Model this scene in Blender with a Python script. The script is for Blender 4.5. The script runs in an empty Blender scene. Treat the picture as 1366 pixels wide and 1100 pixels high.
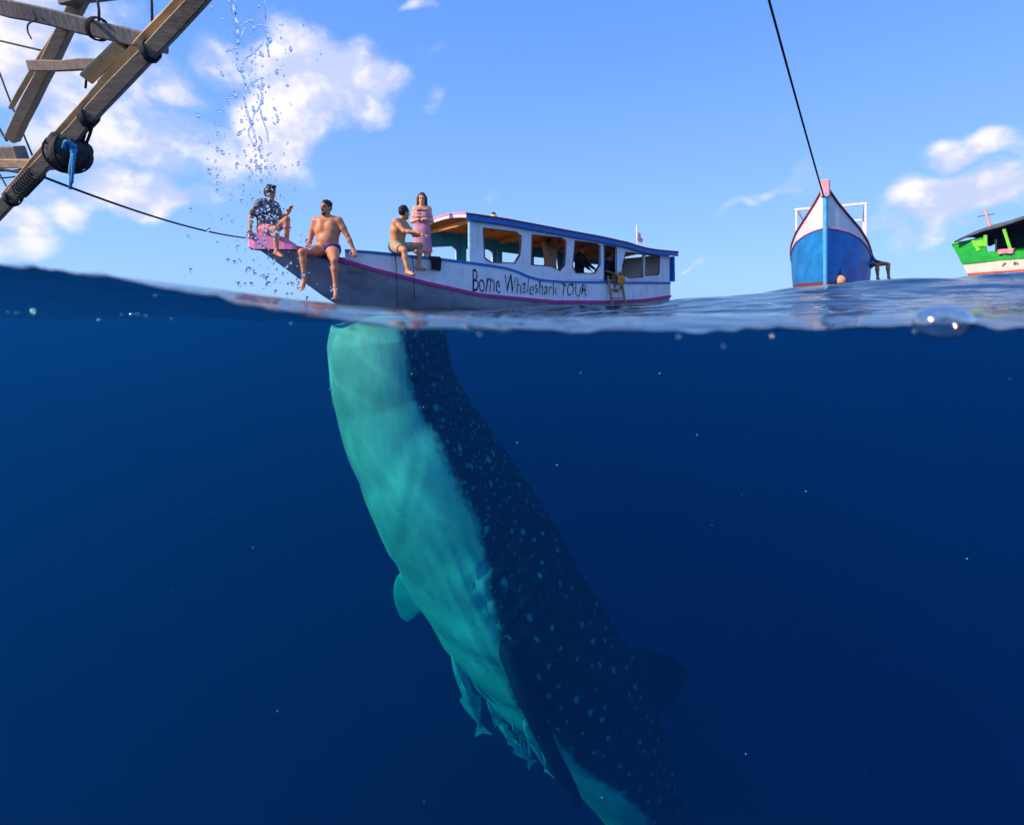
import bpy, math, random
import numpy as np
from mathutils import Vector, Matrix, Quaternion
from mathutils.geometry import tessellate_polygon

sc = bpy.context.scene
col = sc.collection
R = math.radians

# ------------------------------------------------------------------ camera
FOC, HOR, CAMZ = 700.0, 405.0, 0.12          # focal length in photo pixels, horizon row, lens height (m)
cam = bpy.data.cameras.new('camera')
camo = bpy.data.objects.new('camera', cam); col.objects.link(camo); sc.camera = camo
camo.location = (0, 0, CAMZ); camo.rotation_euler = (R(90), 0, 0)
cam.sensor_width = 36; cam.lens = 36 * FOC / 1366; cam.shift_y = -(550 - HOR) / 1366
cam.clip_start = 0.02; cam.clip_end = 20000
cam.dof.use_dof = True; cam.dof.focus_distance = 5.5; cam.dof.aperture_fstop = 3.2

def at(px, py, Y):
    """world point at distance Y (m) that the photograph shows at pixel px, py"""
    return Vector(((px - 683) / FOC * Y, Y, CAMZ + (HOR - py) / FOC * Y))

# ------------------------------------------------------------------ world, sun, exposure
SUN = Vector((-0.78, -0.34, 0.55)).normalized()
world = bpy.data.worlds.new('World'); sc.world = world; world.use_nodes = True
wt = world.node_tree; wn = wt.nodes; wl = wt.links
for n in list(wn): wn.remove(n)

class G:
    """small helper to write node graphs"""
    def __init__(s, tree): s.t = tree; s.n = tree.nodes; s.l = tree.links
    def put(s, sock, v):
        if hasattr(v, 'is_output'): s.l.new(v, sock)
        elif v is not None: sock.default_value = v
    def node(s, typ, **kw):
        n = s.n.new(typ)
        for k, v in kw.items(): setattr(n, k, v)
        return n
    def math(s, op, a, b=None, c=None, clamp=False):
        n = s.n.new('ShaderNodeMath'); n.operation = op; n.use_clamp = clamp
        for i, v in enumerate((a, b, c)): s.put(n.inputs[i], v)
        return n.outputs[0]
    def vmath(s, op, a, b=None):
        n = s.n.new('ShaderNodeVectorMath'); n.operation = op
        for i, v in enumerate((a, b)): s.put(n.inputs[i], v)
        return n.outputs['Value'] if op in ('LENGTH', 'DOT_PRODUCT', 'DISTANCE') else n.outputs[0]
    def mix(s, f, a, b, blend='MIX'):
        n = s.n.new('ShaderNodeMix'); n.data_type = 'RGBA'; n.blend_type = blend
        s.put(n.inputs[0], f); s.put(n.inputs[6], a); s.put(n.inputs[7], b)
        return n.outputs[2]
    def noise(s, vec, scale, detail=4, rough=0.5, dist=0.0, out=0):
        n = s.n.new('ShaderNodeTexNoise'); s.put(n.inputs['Vector'], vec)
        n.inputs['Scale'].default_value = scale; n.inputs['Detail'].default_value = detail
        n.inputs['Roughness'].default_value = rough; n.inputs['Distortion'].default_value = dist
        return n.outputs[out]
    def remap(s, v, a, b, c=0.0, d=1.0, smooth=True):
        n = s.n.new('ShaderNodeMapRange'); n.interpolation_type = 'SMOOTHSTEP' if smooth else 'LINEAR'
        s.put(n.inputs[0], v)
        for i, x in zip((1, 2, 3, 4), (a, b, c, d)): n.inputs[i].default_value = x
        return n.outputs[0]
    def comb(s, x, y, z=0.0):
        n = s.n.new('ShaderNodeCombineXYZ')
        for i, v in enumerate((x, y, z)): s.put(n.inputs[i], v)
        return n.outputs[0]
    def sep(s, v):
        n = s.n.new('ShaderNodeSeparateXYZ'); s.put(n.inputs[0], v); return n.outputs

g = G(wt)
sky = wn.new('ShaderNodeTexSky'); sky.sky_type = 'NISHITA'; sky.sun_disc = False
sky.sun_elevation = math.asin(SUN.z); sky.sun_rotation = math.atan2(SUN.x, SUN.y) % (2 * math.pi)
sky.dust_density = 0.4; sky.ozone_density = 2.5
SKY_TINT = (0.70, 0.86, 1.45, 1)
base = g.mix(1.0, sky.outputs[0], SKY_TINT, 'MULTIPLY')
dirv = wn.new('ShaderNodeTexCoord').outputs['Generated']
dx, dy, dz = g.sep(dirv)
el = g.math('ARCSINE', dz); az = g.math('ARCTAN2', dx, dy)
# clear blue air: deep above, paler towards the horizon all the way round
hz = g.remap(el, 0.0, 0.62)
clear = g.mix(hz, (3.0, 5.6, 9.8, 1), (1.35, 3.6, 9.6, 1))
skyc = g.mix(0.72, base, clear)
# clouds: cumulus patches (azimuth, elevation, half-width, half-height, strength) broken up with noise
def ae(px, py):
    a = math.atan((px - 683) / FOC); return a, math.atan((HOR - py) / FOC * math.cos(a))
pos = g.comb(az, el)
warp = g.vmath('SCALE', g.vmath('SUBTRACT', g.noise(dirv, 5.0, 2, 0.6, out=1), (0.5, 0.5, 0.5)))
warp.node.inputs[3].default_value = 0.22
posw = g.vmath('ADD', pos, warp)
blobs = [(400, 118, 120, 78, 1.0), (345, 165, 80, 80, .9), (450, 112, 75, 50, 1.0), (300, 85, 60, 45, .75), (200, 110, 110, 90, .5), (90, 180, 90, 80, .6), (175, 242, 85, 32, .92), (40, 80, 130, 95, 1.0), (240, 190, 120, 70, .52),
         (565, 150, 40, 28, .45), (0, 290, 90, 40, .8), (985, 286, 45, 14, .3), (1290, 262, 150, 36, .85), (1335, 200, 90, 24, .75), (1200, 300, 120, 22, .5),
         (915, 356, 40, 6, .42), (540, 5, 50, 14, .45), (95, 265, 60, 30, .5), (1060, 268, 70, 14, .4), (1480, 250, 140, 60, .9), (-160, 160, 150, 120, .9),
         (-300, 300, 160, 60, .8), (1750, 280, 200, 50, .8)]
dens = None
for (px, py, hw, hh, st) in blobs:
    a, e_ = ae(px, py); a1, e1 = ae(px + hw, py); a0, e0 = ae(px, py - hh)
    d = g.vmath('MULTIPLY', g.vmath('SUBTRACT', posw, (a, e_, 0)), (1 / max(abs(a1 - a), .01), 1 / max(abs(e0 - e_), .006), 0))
    v = g.remap(g.vmath('LENGTH', d), 0.0, 1.55, st, 0.0)
    dens = v if dens is None else g.math('MAXIMUM', dens, v)
# a thinner field of the same kind of clouds round the rest of the sky
field = g.remap(g.noise(g.comb(g.math('MULTIPLY', az, 1.0), g.math('MULTIPLY', el, 2.2)), 2.3, 3, .5), .56, .72, 0, .8)
behind = g.remap(g.math('ABSOLUTE', az), 1.15, 1.45)
dens = g.math('MAXIMUM', dens, g.math('MULTIPLY', g.math('MULTIPLY', field, behind), g.remap(el, .0, .15)))
n1 = g.noise(g.vmath('MULTIPLY', dirv, (1, 1, 1.35)), 7.5, 5, .6)
sunw = tuple(SUN * 0.045)
n2 = g.noise(g.vmath('MULTIPLY', g.vmath('ADD', dirv, sunw), (1, 1, 1.35)), 7.5, 3, .6)
cl = g.remap(g.math('ADD', dens, g.math('MULTIPLY', g.math('SUBTRACT', n1, 0.5), 1.2)), .18, .72)
shade = g.remap(g.math('SUBTRACT', n1, n2), -.10, .12)
cloudc = g.mix(shade, (5.2, 5.8, 8.2, 1), (9.2, 8.6, 8.9, 1))
skyf = g.mix(g.math('MULTIPLY', cl, .92), skyc, cloudc)
# nothing shines from below the horizon but a faint sea-coloured band
skyf = g.mix(g.remap(el, -0.10, -0.004), (0.02, 0.12, 0.45, 1), skyf)
bg = wn.new('ShaderNodeBackground'); bg.inputs[1].default_value = 0.1
wl.new(skyf, bg.inputs[0])
world.cycles.sampling_method = 'MANUAL'; world.cycles.sample_map_resolution = 256
wo = wn.new('ShaderNodeOutputWorld'); wl.new(bg.outputs[0], wo.inputs[0])

sun = bpy.data.lights.new('sun', 'SUN'); sun.energy = 4.6; sun.angle = R(0.53); sun.color = (1.0, 0.76, 0.52)
suno = bpy.data.objects.new('sun', sun); col.objects.link(suno)
suno.rotation_euler = SUN.to_track_quat('Z', 'Y').to_euler()

sc.view_settings.view_transform = 'Standard'; sc.view_settings.look = 'None'
sc.view_settings.exposure = 0.28; sc.view_settings.gamma = 1.0
sc.render.engine = 'CYCLES'
cy = sc.cycles
cy.use_denoising = True; cy.use_adaptive_sampling = True; cy.adaptive_threshold = .025
cy.max_bounces = 8; cy.diffuse_bounces = 3; cy.glossy_bounces = 4; cy.transmission_bounces = 8
cy.transparent_max_bounces = 12; cy.volume_bounces = 1
cy.caustics_reflective = False; cy.caustics_refractive = False
cy.sample_clamp_indirect = 6.0

# ------------------------------------------------------------------ helpers
random.seed(7); rng = np.random.default_rng(7)

def link(o, parent=None):
    col.objects.link(o)
    if parent is not None: o.parent = parent
    return o

def tag(o, label=None, cat=None, group=None, kind=None):
    if label: o['label'] = label
    if cat: o['category'] = cat
    if group: o['group'] = group
    if kind: o['kind'] = kind
    return o

def empty(name, loc=(0, 0, 0), rz=0.0):
    o = bpy.data.objects.new(name, None); o.location = loc; o.rotation_euler = (0, 0, rz)
    o.empty_display_size = 0.2
    return link(o)

def mesh(name, verts, faces, mats, parent=None, smooth=False, midx=None, angle=None):
    me = bpy.data.meshes.new(name)
    me.from_pydata([tuple(v) for v in verts], [], [tuple(int(i) for i in f) for f in faces])
    for m in (mats if isinstance(mats, (list, tuple)) else [mats]): me.materials.append(m)
    if midx is not None: me.polygons.foreach_set('material_index', np.asarray(midx, dtype=np.int32))
    if smooth: me.polygons.foreach_set('use_smooth', np.ones(len(me.polygons), dtype=bool))
    if angle is not None: me.set_sharp_from_angle(angle=R(angle))
    me.validate(); me.update()
    return link(bpy.data.objects.new(name, me), parent)

def fast_mesh(name, V, Q, mat, smooth=True):
    me = bpy.data.meshes.new(name)
    V = np.asarray(V, dtype=np.float32); Q = np.asarray(Q, dtype=np.int32)
    k = Q.shape[1]
    me.vertices.add(len(V)); me.vertices.foreach_set('co', V.ravel())
    me.loops.add(Q.size); me.loops.foreach_set('vertex_index', Q.ravel())
    me.polygons.add(len(Q)); me.polygons.foreach_set('loop_start', np.arange(0, Q.size, k, dtype=np.int32))
    if smooth: me.polygons.foreach_set('use_smooth', np.ones(len(Q), dtype=bool))
    me.materials.append(mat); me.update(calc_edges=True); me.validate()
    return link(bpy.data.objects.new(name, me))

class MB:
    """collects simple solids for one part"""
    def __init__(s): s.v = []; s.f = []
    def add(s, v, f):
        b = len(s.v); s.v += [Vector(q) for q in v]; s.f += [tuple(i + b for i in q) for q in f]; return s
    def box(s, c, d, M=None, bev=0.0):
        x, y, z = d[0] / 2, d[1] / 2, d[2] / 2
        b = min(bev, x * .8, y * .8, z * .8)
        if b <= 0:
            v = [(i * x, j * y, k * z) for k in (-1, 1) for j in (-1, 1) for i in (-1, 1)]
            f = [(0, 2, 3, 1), (4, 5, 7, 6), (0, 1, 5, 4), (2, 6, 7, 3), (0, 4, 6, 2), (1, 3, 7, 5)]
        else:
            v = []; f = []
            prof = [(-x + b, -y), (x - b, -y), (x, -y + b), (x, y - b), (x - b, y), (-x + b, y), (-x, y - b), (-x, -y + b)]
            for zz, kk in ((-z, 1), (-z + b, 0), (z - b, 0), (z, 1)):
                for (px, py) in prof:
                    sx = (abs(x) - b) / abs(x) if kk else 1; sy = (abs(y) - b) / abs(y) if kk else 1
                    v.append((px * sx, py * sy, zz))
            for r in range(3):
                for i in range(8):
                    j = (i + 1) % 8; f.append((r * 8 + i, r * 8 + j, r * 8 + 8 + j, r * 8 + 8 + i))
            f.append(tuple(range(7, -1, -1))); f.append(tuple(range(24, 32)))
        c = Vector(c)
        v = [(M @ Vector(q) if M is not None else Vector(q)) + c for q in v]
        return s.add(v, f)
    def beam(s, a, b, w, h, up=(0, 0, 1), bev=0.006, roll=0.0):
        a = Vector(a); b = Vector(b); d = b - a
        X = d.normalized(); Y = Vector(up).cross(X)
        if Y.length < 1e-4: Y = Vector((0, 1, 0)).cross(X)
        Y.normalize(); Z = X.cross(Y)
        M = Matrix((X, Y, Z)).transposed() @ Matrix.Rotation(roll, 3, 'X')
        return s.box((a + b) / 2, (d.length, w, h), M, bev)
    def tube(s, pts, rad, n=8, cap=True):
        pts = [Vector(p) for p in pts]; m = len(pts)
        if not isinstance(rad, (list, tuple)): rad = [rad] * m
        T = [(pts[min(i + 1, m - 1)] - pts[max(i - 1, 0)]).normalized() for i in range(m)]
        U = T[0].orthogonal().normalized(); v = []; f = []
        for i in range(m):
            U = (U - T[i] * U.dot(T[i])); U = U.normalized() if U.length > 1e-6 else T[i].orthogonal().normalized()
            W = T[i].cross(U)
            for k in range(n):
                a = 2 * math.pi * k / n; v.append(pts[i] + (U * math.cos(a) + W * math.sin(a)) * rad[i])
        for i in range(m - 1):
            for k in range(n):
                j = (k + 1) % n; f.append((i * n + k, i * n + j, i * n + n + j, i * n + n + k))
        if cap: f.append(tuple(range(n - 1, -1, -1))); f.append(tuple(range((m - 1) * n, m * n)))
        return s.add(v, f)
    def ball(s, c, r, M=None, nu=10, nv=7):
        r = (r, r, r) if not isinstance(r, (tuple, list)) else r
        v = [(0, 0, -r[2])]; f = []
        for j in range(1, nv):
            t = -math.pi / 2 + math.pi * j / nv
            for i in range(nu):
                a = 2 * math.pi * i / nu; v.append((r[0] * math.cos(t) * math.cos(a), r[1] * math.cos(t) * math.sin(a), r[2] * math.sin(t)))
        v.append((0, 0, r[2])); L = len(v) - 1
        for i in range(nu):
            j = (i + 1) % nu; f.append((0, 1 + j, 1 + i)); f.append((L, L - nu + i, L - nu + j))
            for k in range(nv - 2): f.append((1 + k * nu + i, 1 + k * nu + j, 1 + (k + 1) * nu + j, 1 + (k + 1) * nu + i))
        c = Vector(c)
        return s.add([(M @ Vector(q) if M is not None else Vector(q)) + c for q in v], f)
    def build(s, name, mat, parent=None, smooth=False, angle=None):
        return mesh(name, s.v, s.f, mat, parent, smooth, None, angle)

def smoothpath(pts, k=6):
    """Catmull-Rom through the points"""
    P = [Vector(p) for p in pts]; P = [P[0] * 2 - P[1]] + P + [P[-1] * 2 - P[-2]]; out = []
    for i in range(1, len(P) - 2):
        for j in range(k):
            t = j / k; a, b, c, d = P[i - 1:i + 3]
            out.append(0.5 * ((2 * b) + (c - a) * t + (2 * a - 5 * b + 4 * c - d) * t * t + (3 * b - a - 3 * c + d) * t ** 3))
    return out + [P[-2]]

def sag(a, b, s, n=24):
    a = Vector(a); b = Vector(b)
    return [a.lerp(b, i / n) - Vector((0, 0, s * 4 * (i / n) * (1 - i / n))) for i in range(n + 1)]

def plate(outer, holes, t, y0, axis='y'):
    """flat board in the x-z plane with openings, thickness t from y0 to y0 + t"""
    polys = [[Vector((p[0], p[1], 0)) for p in q] for q in [outer] + holes]
    tri = tessellate_polygon(polys)
    flat = [p for q in polys for p in q]; n = len(flat)
    v = [(p.x, y0, p.y) for p in flat] + [(p.x, y0 + t, p.y) for p in flat]
    f = []
    for a, b, c in tri:
        f.append((a, b, c)); f.append((n + c, n + b, n + a))
    k = 0
    for q in polys:
        m = len(q)
        for i in range(m): f.append((k + i, k + (i + 1) % m, n + k + (i + 1) % m, n + k + i))
        k += m
    return v, f

def fix(o):
    import bmesh
    bm = bmesh.new(); bm.from_mesh(o.data); bmesh.ops.recalc_face_normals(bm, faces=bm.faces); bm.to_mesh(o.data); bm.free(); return o

# ------------------------------------------------------------------ materials
def newmat(name):
    m = bpy.data.materials.new(name); m.use_nodes = True
    for n in list(m.node_tree.nodes): m.node_tree.nodes.remove(n)
    g = G(m.node_tree); out = m.node_tree.nodes.new('ShaderNodeOutputMaterial')
    return m, g, out

def paint(name, c, rough=0.5, var=0.12, scale=6.0, bump=0.15, bscale=40.0, dirt=None, dirt_amt=0.0, spec=0.35, coat=0.0, stretch=(1, 1, 1), metallic=0.0):
    m, g, out = newmat(name)
    p = g.node('ShaderNodeBsdfPrincipled')
    co = g.vmath('MULTIPLY', g.node('ShaderNodeTexCoord').outputs['Object'], stretch)
    n = g.noise(co, scale, 6, .6)
    lo = tuple(x * (1 - var) for x in c) + (1,); hi = tuple(min(1, x * (1 + var)) for x in c) + (1,)
    cc = g.mix(g.remap(n, .3, .7), lo, hi)
    if dirt is not None:
        d = g.remap(g.noise(g.vmath('MULTIPLY', co, (2.5, 2.5, .5)), scale * .9, 7, .68), .5, .72, 0, dirt_amt)
        cc = g.mix(d, cc, tuple(dirt) + (1,))
    g.put(p.inputs['Base Color'], cc)
    g.put(p.inputs['Roughness'], g.remap(n, .2, .8, max(.05, rough - .08), min(1, rough + .12)))
    p.inputs['Specular IOR Level'].default_value = spec; p.inputs['Metallic'].default_value = metallic
    p.inputs['Coat Weight'].default_value = coat
    if bump > 0:
        b = g.node('ShaderNodeBump'); b.inputs['Strength'].default_value = bump; b.inputs['Distance'].default_value = 0.01
        g.put(b.inputs['Height'], g.noise(co, bscale, 4, .6)); g.l.new(b.outputs[0], p.inputs['Normal'])
    g.l.new(p.outputs[0], out.inputs[0])
    return m

def wood(name, c, c2, axis=(1, 1, 1), rough=.75):
    m, g, out = newmat(name)
    p = g.node('ShaderNodeBsdfPrincipled'); co = g.vmath('MULTIPLY', g.node('ShaderNodeTexCoord').outputs['Object'], axis)
    n = g.noise(co, 5.0, 8, .7, .6); n3 = g.noise(g.node('ShaderNodeTexCoord').outputs['Object'], 3.0, 4, .6)
    cc = g.mix(g.remap(n, .32, .68), tuple(c) + (1,), tuple(c2) + (1,))
    cc = g.mix(g.remap(n3, .52, .72, 0, .55), cc, (c[0] * .35, c[1] * .33, c[2] * .33, 1))
    g.put(p.inputs['Base Color'], cc); p.inputs['Roughness'].default_value = rough; p.inputs['Specular IOR Level'].default_value = .25
    b = g.node('ShaderNodeBump'); b.inputs['Strength'].default_value = .5; b.inputs['Distance'].default_value = .012
    g.put(b.inputs['Height'], n); g.l.new(b.outputs[0], p.inputs['Normal'])
    g.l.new(p.outputs[0], out.inputs[0]); return m
# ------------------------------------------------------------------ the sea: surface sheet and the water below it
YF = 0.5                                     # the water starts at the lens port, half a metre ahead
pxs = np.array([-9000, -5200, -800, 0, 100, 200, 300, 400, 500, 600, 700, 800, 900, 1000, 1100, 1180, 1258, 1330, 1420, 1700, 2300], float)
pys = np.array([440, 362, 354, 358, 366, 384, 403, 424, 437, 443, 446, 447, 446, 444, 442, 441, 432, 441, 441, 436, 440], float)
prof_x = (pxs - 683) / FOC * YF; prof_z = CAMZ + (HOR - pys) / FOC * YF
wr = np.random.default_rng(11)
WAVES = []
for lam, amp, n in ((5.5, .030, 3), (2.6, .017, 4), (1.3, .0095, 6), (.7, .0052, 8), (.36, .0026, 9), (.2, .0011, 8)):
    for i in range(n):
        a = wr.normal(1.15, .75); L = lam * wr.uniform(.75, 1.3)
        WAVES.append((2 * math.pi / L * math.cos(a), 2 * math.pi / L * math.sin(a), amp * wr.uniform(.6, 1.2) / math.sqrt(n) * 1.5, wr.uniform(0, 6.283), L))

def sstep(t): t = np.clip(t, 0, 1); return t * t * (3 - 2 * t)

def sea_z(x, y, cell=0.0):
    x = np.asarray(x, float); y = np.asarray(y, float); z = np.zeros_like(x)
    for kx, ky, A, ph, L in WAVES:
        damp = sstep((L / np.maximum(cell, 1e-6) - 2.5) / 3.0)
        s = np.sin(kx * x + ky * y + ph)
        z += A * damp * (s + .35 * (1 - 2 * np.abs(np.sin(.5 * (kx * x + ky * y + ph - 1.57)))))
    far = np.exp(-(np.maximum(y, 0) / 400.0))
    z *= far
    # the swell that rises to the right between the lens and the far boats
    soft = np.log1p(np.exp(np.clip(2.2 * x, -50, 50))) / 2.2
    soft = np.where(x > 6, 6 + 3.0 * np.tanh((x - 6) / 3.0), soft)
    s_ = np.clip((y - YF) / 4.9, 0, 1); fall = 1 - sstep((y - 5.4) / 6.0)
    z = z * (.36 + .52 * sstep((y - 1) / 5)) + np.where(y < 5.4, .085 * (1 - s_) + (.025 + .068 * soft) * s_, (.025 + .068 * soft) * fall) * np.exp(-np.maximum(-x - 6, 0) / 3)
    z -= .01
    near = np.interp(x * YF / np.maximum(y, YF), prof_x, prof_z)   # the crest on the left runs slantwise out to sea
    w = 1 - sstep((y - YF) / (1.1 + 3.4 * sstep((-.05 - x) / .45)))
    w2 = w * np.exp(-np.maximum(x - 1.2, 0) / 1.5) * np.exp(-np.maximum(-x - 5, 0) / 1.5)
    # the film that clings to the lens port, uneven along the port
    film = (.0042 + .0022 * np.sin(x * 61 + 1.3 * np.sin(x * 17)) + .0013 * np.sin(x * 143 + 2 * np.sin(x * 29))) * np.exp(-np.maximum(y - YF, 0) / .010) * np.exp(-np.abs(x) / 4)
    return z * (1 - w2) + (near + .25 * z * sstep((y - YF) / .25)) * w2 + film

def sea_grid():
    ys = [YF + .0025 * k for k in range(9)]; s = .011
    while ys[-1] < 6000:
        ys.append(ys[-1] + s); s = max(s, .0125 * ys[-1] ** 1.0 * (1 if ys[-1] < 60 else 2.5))
    ys = np.array(ys)
    si = np.linspace(-1, 1, 441); so = np.array([1.06, 1.15, 1.3, 1.6, 2.0, 3.0, 5.0, 8.0])
    S = np.concatenate([-so[::-1], si, so])
    Wd = 1.0 + 1.08 * ys
    X = S[None, :] * Wd[:, None]
    outer = np.abs(S) > 1
    X[:, outer] = np.sign(S[outer])[None, :] * (Wd[:, None] + (np.abs(S[outer]) - 1)[None, :] * (6.0 + 1.2 * ys[:, None]))
    Y = np.repeat(ys[:, None], len(S), 1)
    cell = np.gradient(ys)[:, None] * np.ones_like(X)
    cell = np.maximum(cell, np.gradient(X, axis=1))
    return X, Y, sea_z(X, Y, cell)

SX, SY, SZ = sea_grid()
nr, nc = SX.shape
idx = np.arange(nr * nc).reshape(nr, nc)
quads = np.stack([idx[:-1, :-1], idx[:-1, 1:], idx[1:, 1:], idx[1:, :-1]], -1).reshape(-1, 4)

def water_surface_mat():
    m, g, out = newmat('sea_surface')
    geo = g.node('ShaderNodeNewGeometry')
    co = g.node('ShaderNodeTexCoord').outputs['Object']
    h1 = g.noise(g.vmath('MULTIPLY', co, (1, .8, 1)), 3.2, 5, .55, .4)
    h2 = g.noise(g.vmath('MULTIPLY', co, (.8, 1, 1)), .55, 5, .6, .3)
    b2 = g.node('ShaderNodeBump'); b2.inputs['Strength'].default_value = .25; b2.inputs['Distance'].default_value = .22
    g.put(b2.inputs['Height'], h2)
    b1 = g.node('ShaderNodeBump'); b1.inputs['Strength'].default_value = .26; b1.inputs['Distance'].default_value = .05
    g.put(b1.inputs['Height'], h1); g.l.new(b2.outputs[0], b1.inputs['Normal'])
    nrm = b1.outputs[0]
    c = g.math('ABSOLUTE', g.vmath('DOT_PRODUCT', nrm, geo.outputs['Incoming']))
    f = g.math('ADD', .02, g.math('MULTIPLY', .98, g.math('POWER', g.math('SUBTRACT', 1.0, c, clamp=True), 5.0)))
    # from below, flat angles are totally reflected
    tir = g.math('MULTIPLY', geo.outputs['Backfacing'], g.remap(c, .24, .44, 1.0, 0.0))
    f = g.math('MAXIMUM', f, tir)
    gl = g.node('ShaderNodeBsdfGlossy'); gl.inputs['Roughness'].default_value = .04
    g.l.new(nrm, gl.inputs['Normal'])
    tr = g.node('ShaderNodeBsdfTransparent')
    # caustics painted into the transparent colour: a net pattern that dapples the sunlight below
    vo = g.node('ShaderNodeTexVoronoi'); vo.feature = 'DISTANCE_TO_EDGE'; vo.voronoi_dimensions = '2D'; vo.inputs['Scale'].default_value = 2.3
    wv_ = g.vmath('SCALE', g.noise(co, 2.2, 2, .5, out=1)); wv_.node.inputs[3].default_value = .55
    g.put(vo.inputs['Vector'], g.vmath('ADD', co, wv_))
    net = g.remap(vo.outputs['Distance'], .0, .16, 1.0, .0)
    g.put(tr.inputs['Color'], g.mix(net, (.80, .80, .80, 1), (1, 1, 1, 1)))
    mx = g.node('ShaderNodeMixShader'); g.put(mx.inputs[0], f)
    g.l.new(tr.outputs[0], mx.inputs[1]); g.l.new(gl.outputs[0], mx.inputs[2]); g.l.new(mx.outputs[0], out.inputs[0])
    return m

def water_volume_mat():
    m, g, out = newmat('sea_water')
    a = g.node('ShaderNodeVolumeAbsorption'); s = g.node('ShaderNodeVolumeScatter')
    # per metre: absorption and scattering of tropical blue water
    ABS = (.74, .105, .085); SCA = (.0035, .0155, .060)
    da = max(ABS) * 1.05; a.inputs['Density'].default_value = da
    a.inputs['Color'].default_value = tuple(1 - x / da for x in ABS) + (1,)
    ds = max(SCA); s.inputs['Density'].default_value = ds
    s.inputs['Color'].default_value = tuple(x / ds for x in SCA) + (1,)
    s.inputs['Anisotropy'].default_value = .25
    ad = g.node('ShaderNodeAddShader'); g.l.new(a.outputs[0], ad.inputs[0]); g.l.new(s.outputs[0], ad.inputs[1])
    g.l.new(ad.outputs[0], out.inputs['Volume'])
    return m

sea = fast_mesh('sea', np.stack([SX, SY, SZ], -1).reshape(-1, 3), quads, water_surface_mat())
tag(sea, 'rippled blue sea surface with swell rising to the right', kind='structure')
# the water itself: closed body, top 4 mm under the sheet, straight down to 45 m
top = np.stack([SX, SY, SZ - .004], -1).reshape(-1, 3)
ring = np.concatenate([idx[0, :], idx[1:, -1], idx[-1, -2::-1], idx[-2:0:-1, 0]])
low = top[ring].copy(); low[:, 2] = -45
nb = len(top); m_ = len(ring)
V = np.concatenate([top, low, [[0, 1500, -45]]])
j = np.arange(m_); jn = (j + 1) % m_
side = np.stack([ring[j], nb + j, nb + jn, ring[jn]], -1)
def tri(q): return np.concatenate([q[:, [0, 1, 2]], q[:, [0, 2, 3]]])
botf = np.stack([nb + jn, nb + j, np.full(m_, nb + m_)], -1)
T = np.concatenate([tri(quads), tri(side), botf])
water = fast_mesh('sea_water', V, T, water_volume_mat(), smooth=False)
tag(water, 'clear deep blue sea water below the surface', kind='stuff')
# ------------------------------------------------------------------ whale shark
def whale_skin():
    m, g, out = newmat('whale_shark_skin')
    at_ = g.node('ShaderNodeAttribute'); at_.attribute_name = 'skin'
    s, arc, al = g.sep(at_.outputs['Vector'])
    bd = g.node('ShaderNodeAttribute'); bd.attribute_name = 'bound'
    uv = g.comb(s, arc)
    n = g.noise(uv, 5.0, 5, .65); nf = g.noise(uv, 26.0, 4, .6)
    edge = g.math('ADD', g.math('SUBTRACT', al, bd.outputs['Fac']), g.math('MULTIPLY', g.math('SUBTRACT', n, .5), .10))
    edge = g.math('ADD', edge, g.math('MULTIPLY', g.math('SUBTRACT', nf, .5), .04))
    belly = g.remap(edge, -.022, .03)
    # pale spots on the back, smaller and closer on the head
    def spots(scale, r0, r1, seed):
        v = g.node('ShaderNodeTexVoronoi'); v.voronoi_dimensions = '2D'; v.inputs['Scale'].default_value = scale; v.inputs['Randomness'].default_value = .72
        wq = g.vmath('SCALE', g.noise(uv, 9.0, 3, .6, out=1)); wq.node.inputs[3].default_value = .055
        g.put(v.inputs['Vector'], g.vmath('ADD', g.vmath('ADD', g.vmath('MULTIPLY', uv, (.78, 1.0, 1)), wq), (seed, seed * .7, 0)))
        w = g.math('MULTIPLY', g.sep(v.outputs['Color'])[0], r1)
        return g.remap(g.math('SUBTRACT', v.outputs['Distance'], w), r0, r0 + .06, 1.0, 0.0)
    big = spots(8.5, .008, .115, 0.0); small = spots(21.0, .05, .13, 3.1)
    head = g.remap(s, 1.0, 2.1, 1.0, 0.0)
    sp = g.math('MAXIMUM', g.math('MULTIPLY', big, .7), g.math('MULTIPLY', small, g.math('ADD', g.math('MULTIPLY', head, .38), .05)))
    back = g.mix(g.remap(nf, .3, .7), (.012, .020, .028, 1), (.028, .040, .050, 1))
    back = g.mix(sp, back, (.36, .42, .44, 1))
    nb_ = g.noise(g.vmath('MULTIPLY', uv, (1.0, 1.3, 1)), 2.0, 4, .55)
    bel = g.mix(g.remap(nb_, .3, .72), (.40, .43, .41, 1), (.72, .73, .69, 1))
    bel = g.mix(g.remap(nf, .56, .8, 0, .25), bel, (.35, .42, .44, 1))
    p = g.node('ShaderNodeBsdfPrincipled'); g.put(p.inputs['Base Color'], g.mix(belly, back, bel))
    p.inputs['Roughness'].default_value = .55; p.inputs['Specular IOR Level'].default_value = .12
    b = g.node('ShaderNodeBump'); b.inputs['Strength'].default_value = .25; b.inputs['Distance'].default_value = .03
    g.put(b.inputs['Height'], g.noise(g.vmath('MULTIPLY', uv, (.8, 1.5, 1)), 4.0, 5, .58)); g.l.new(b.outputs[0], p.inputs['Normal'])
    g.l.new(p.outputs[0], out.inputs[0]); return m

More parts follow.
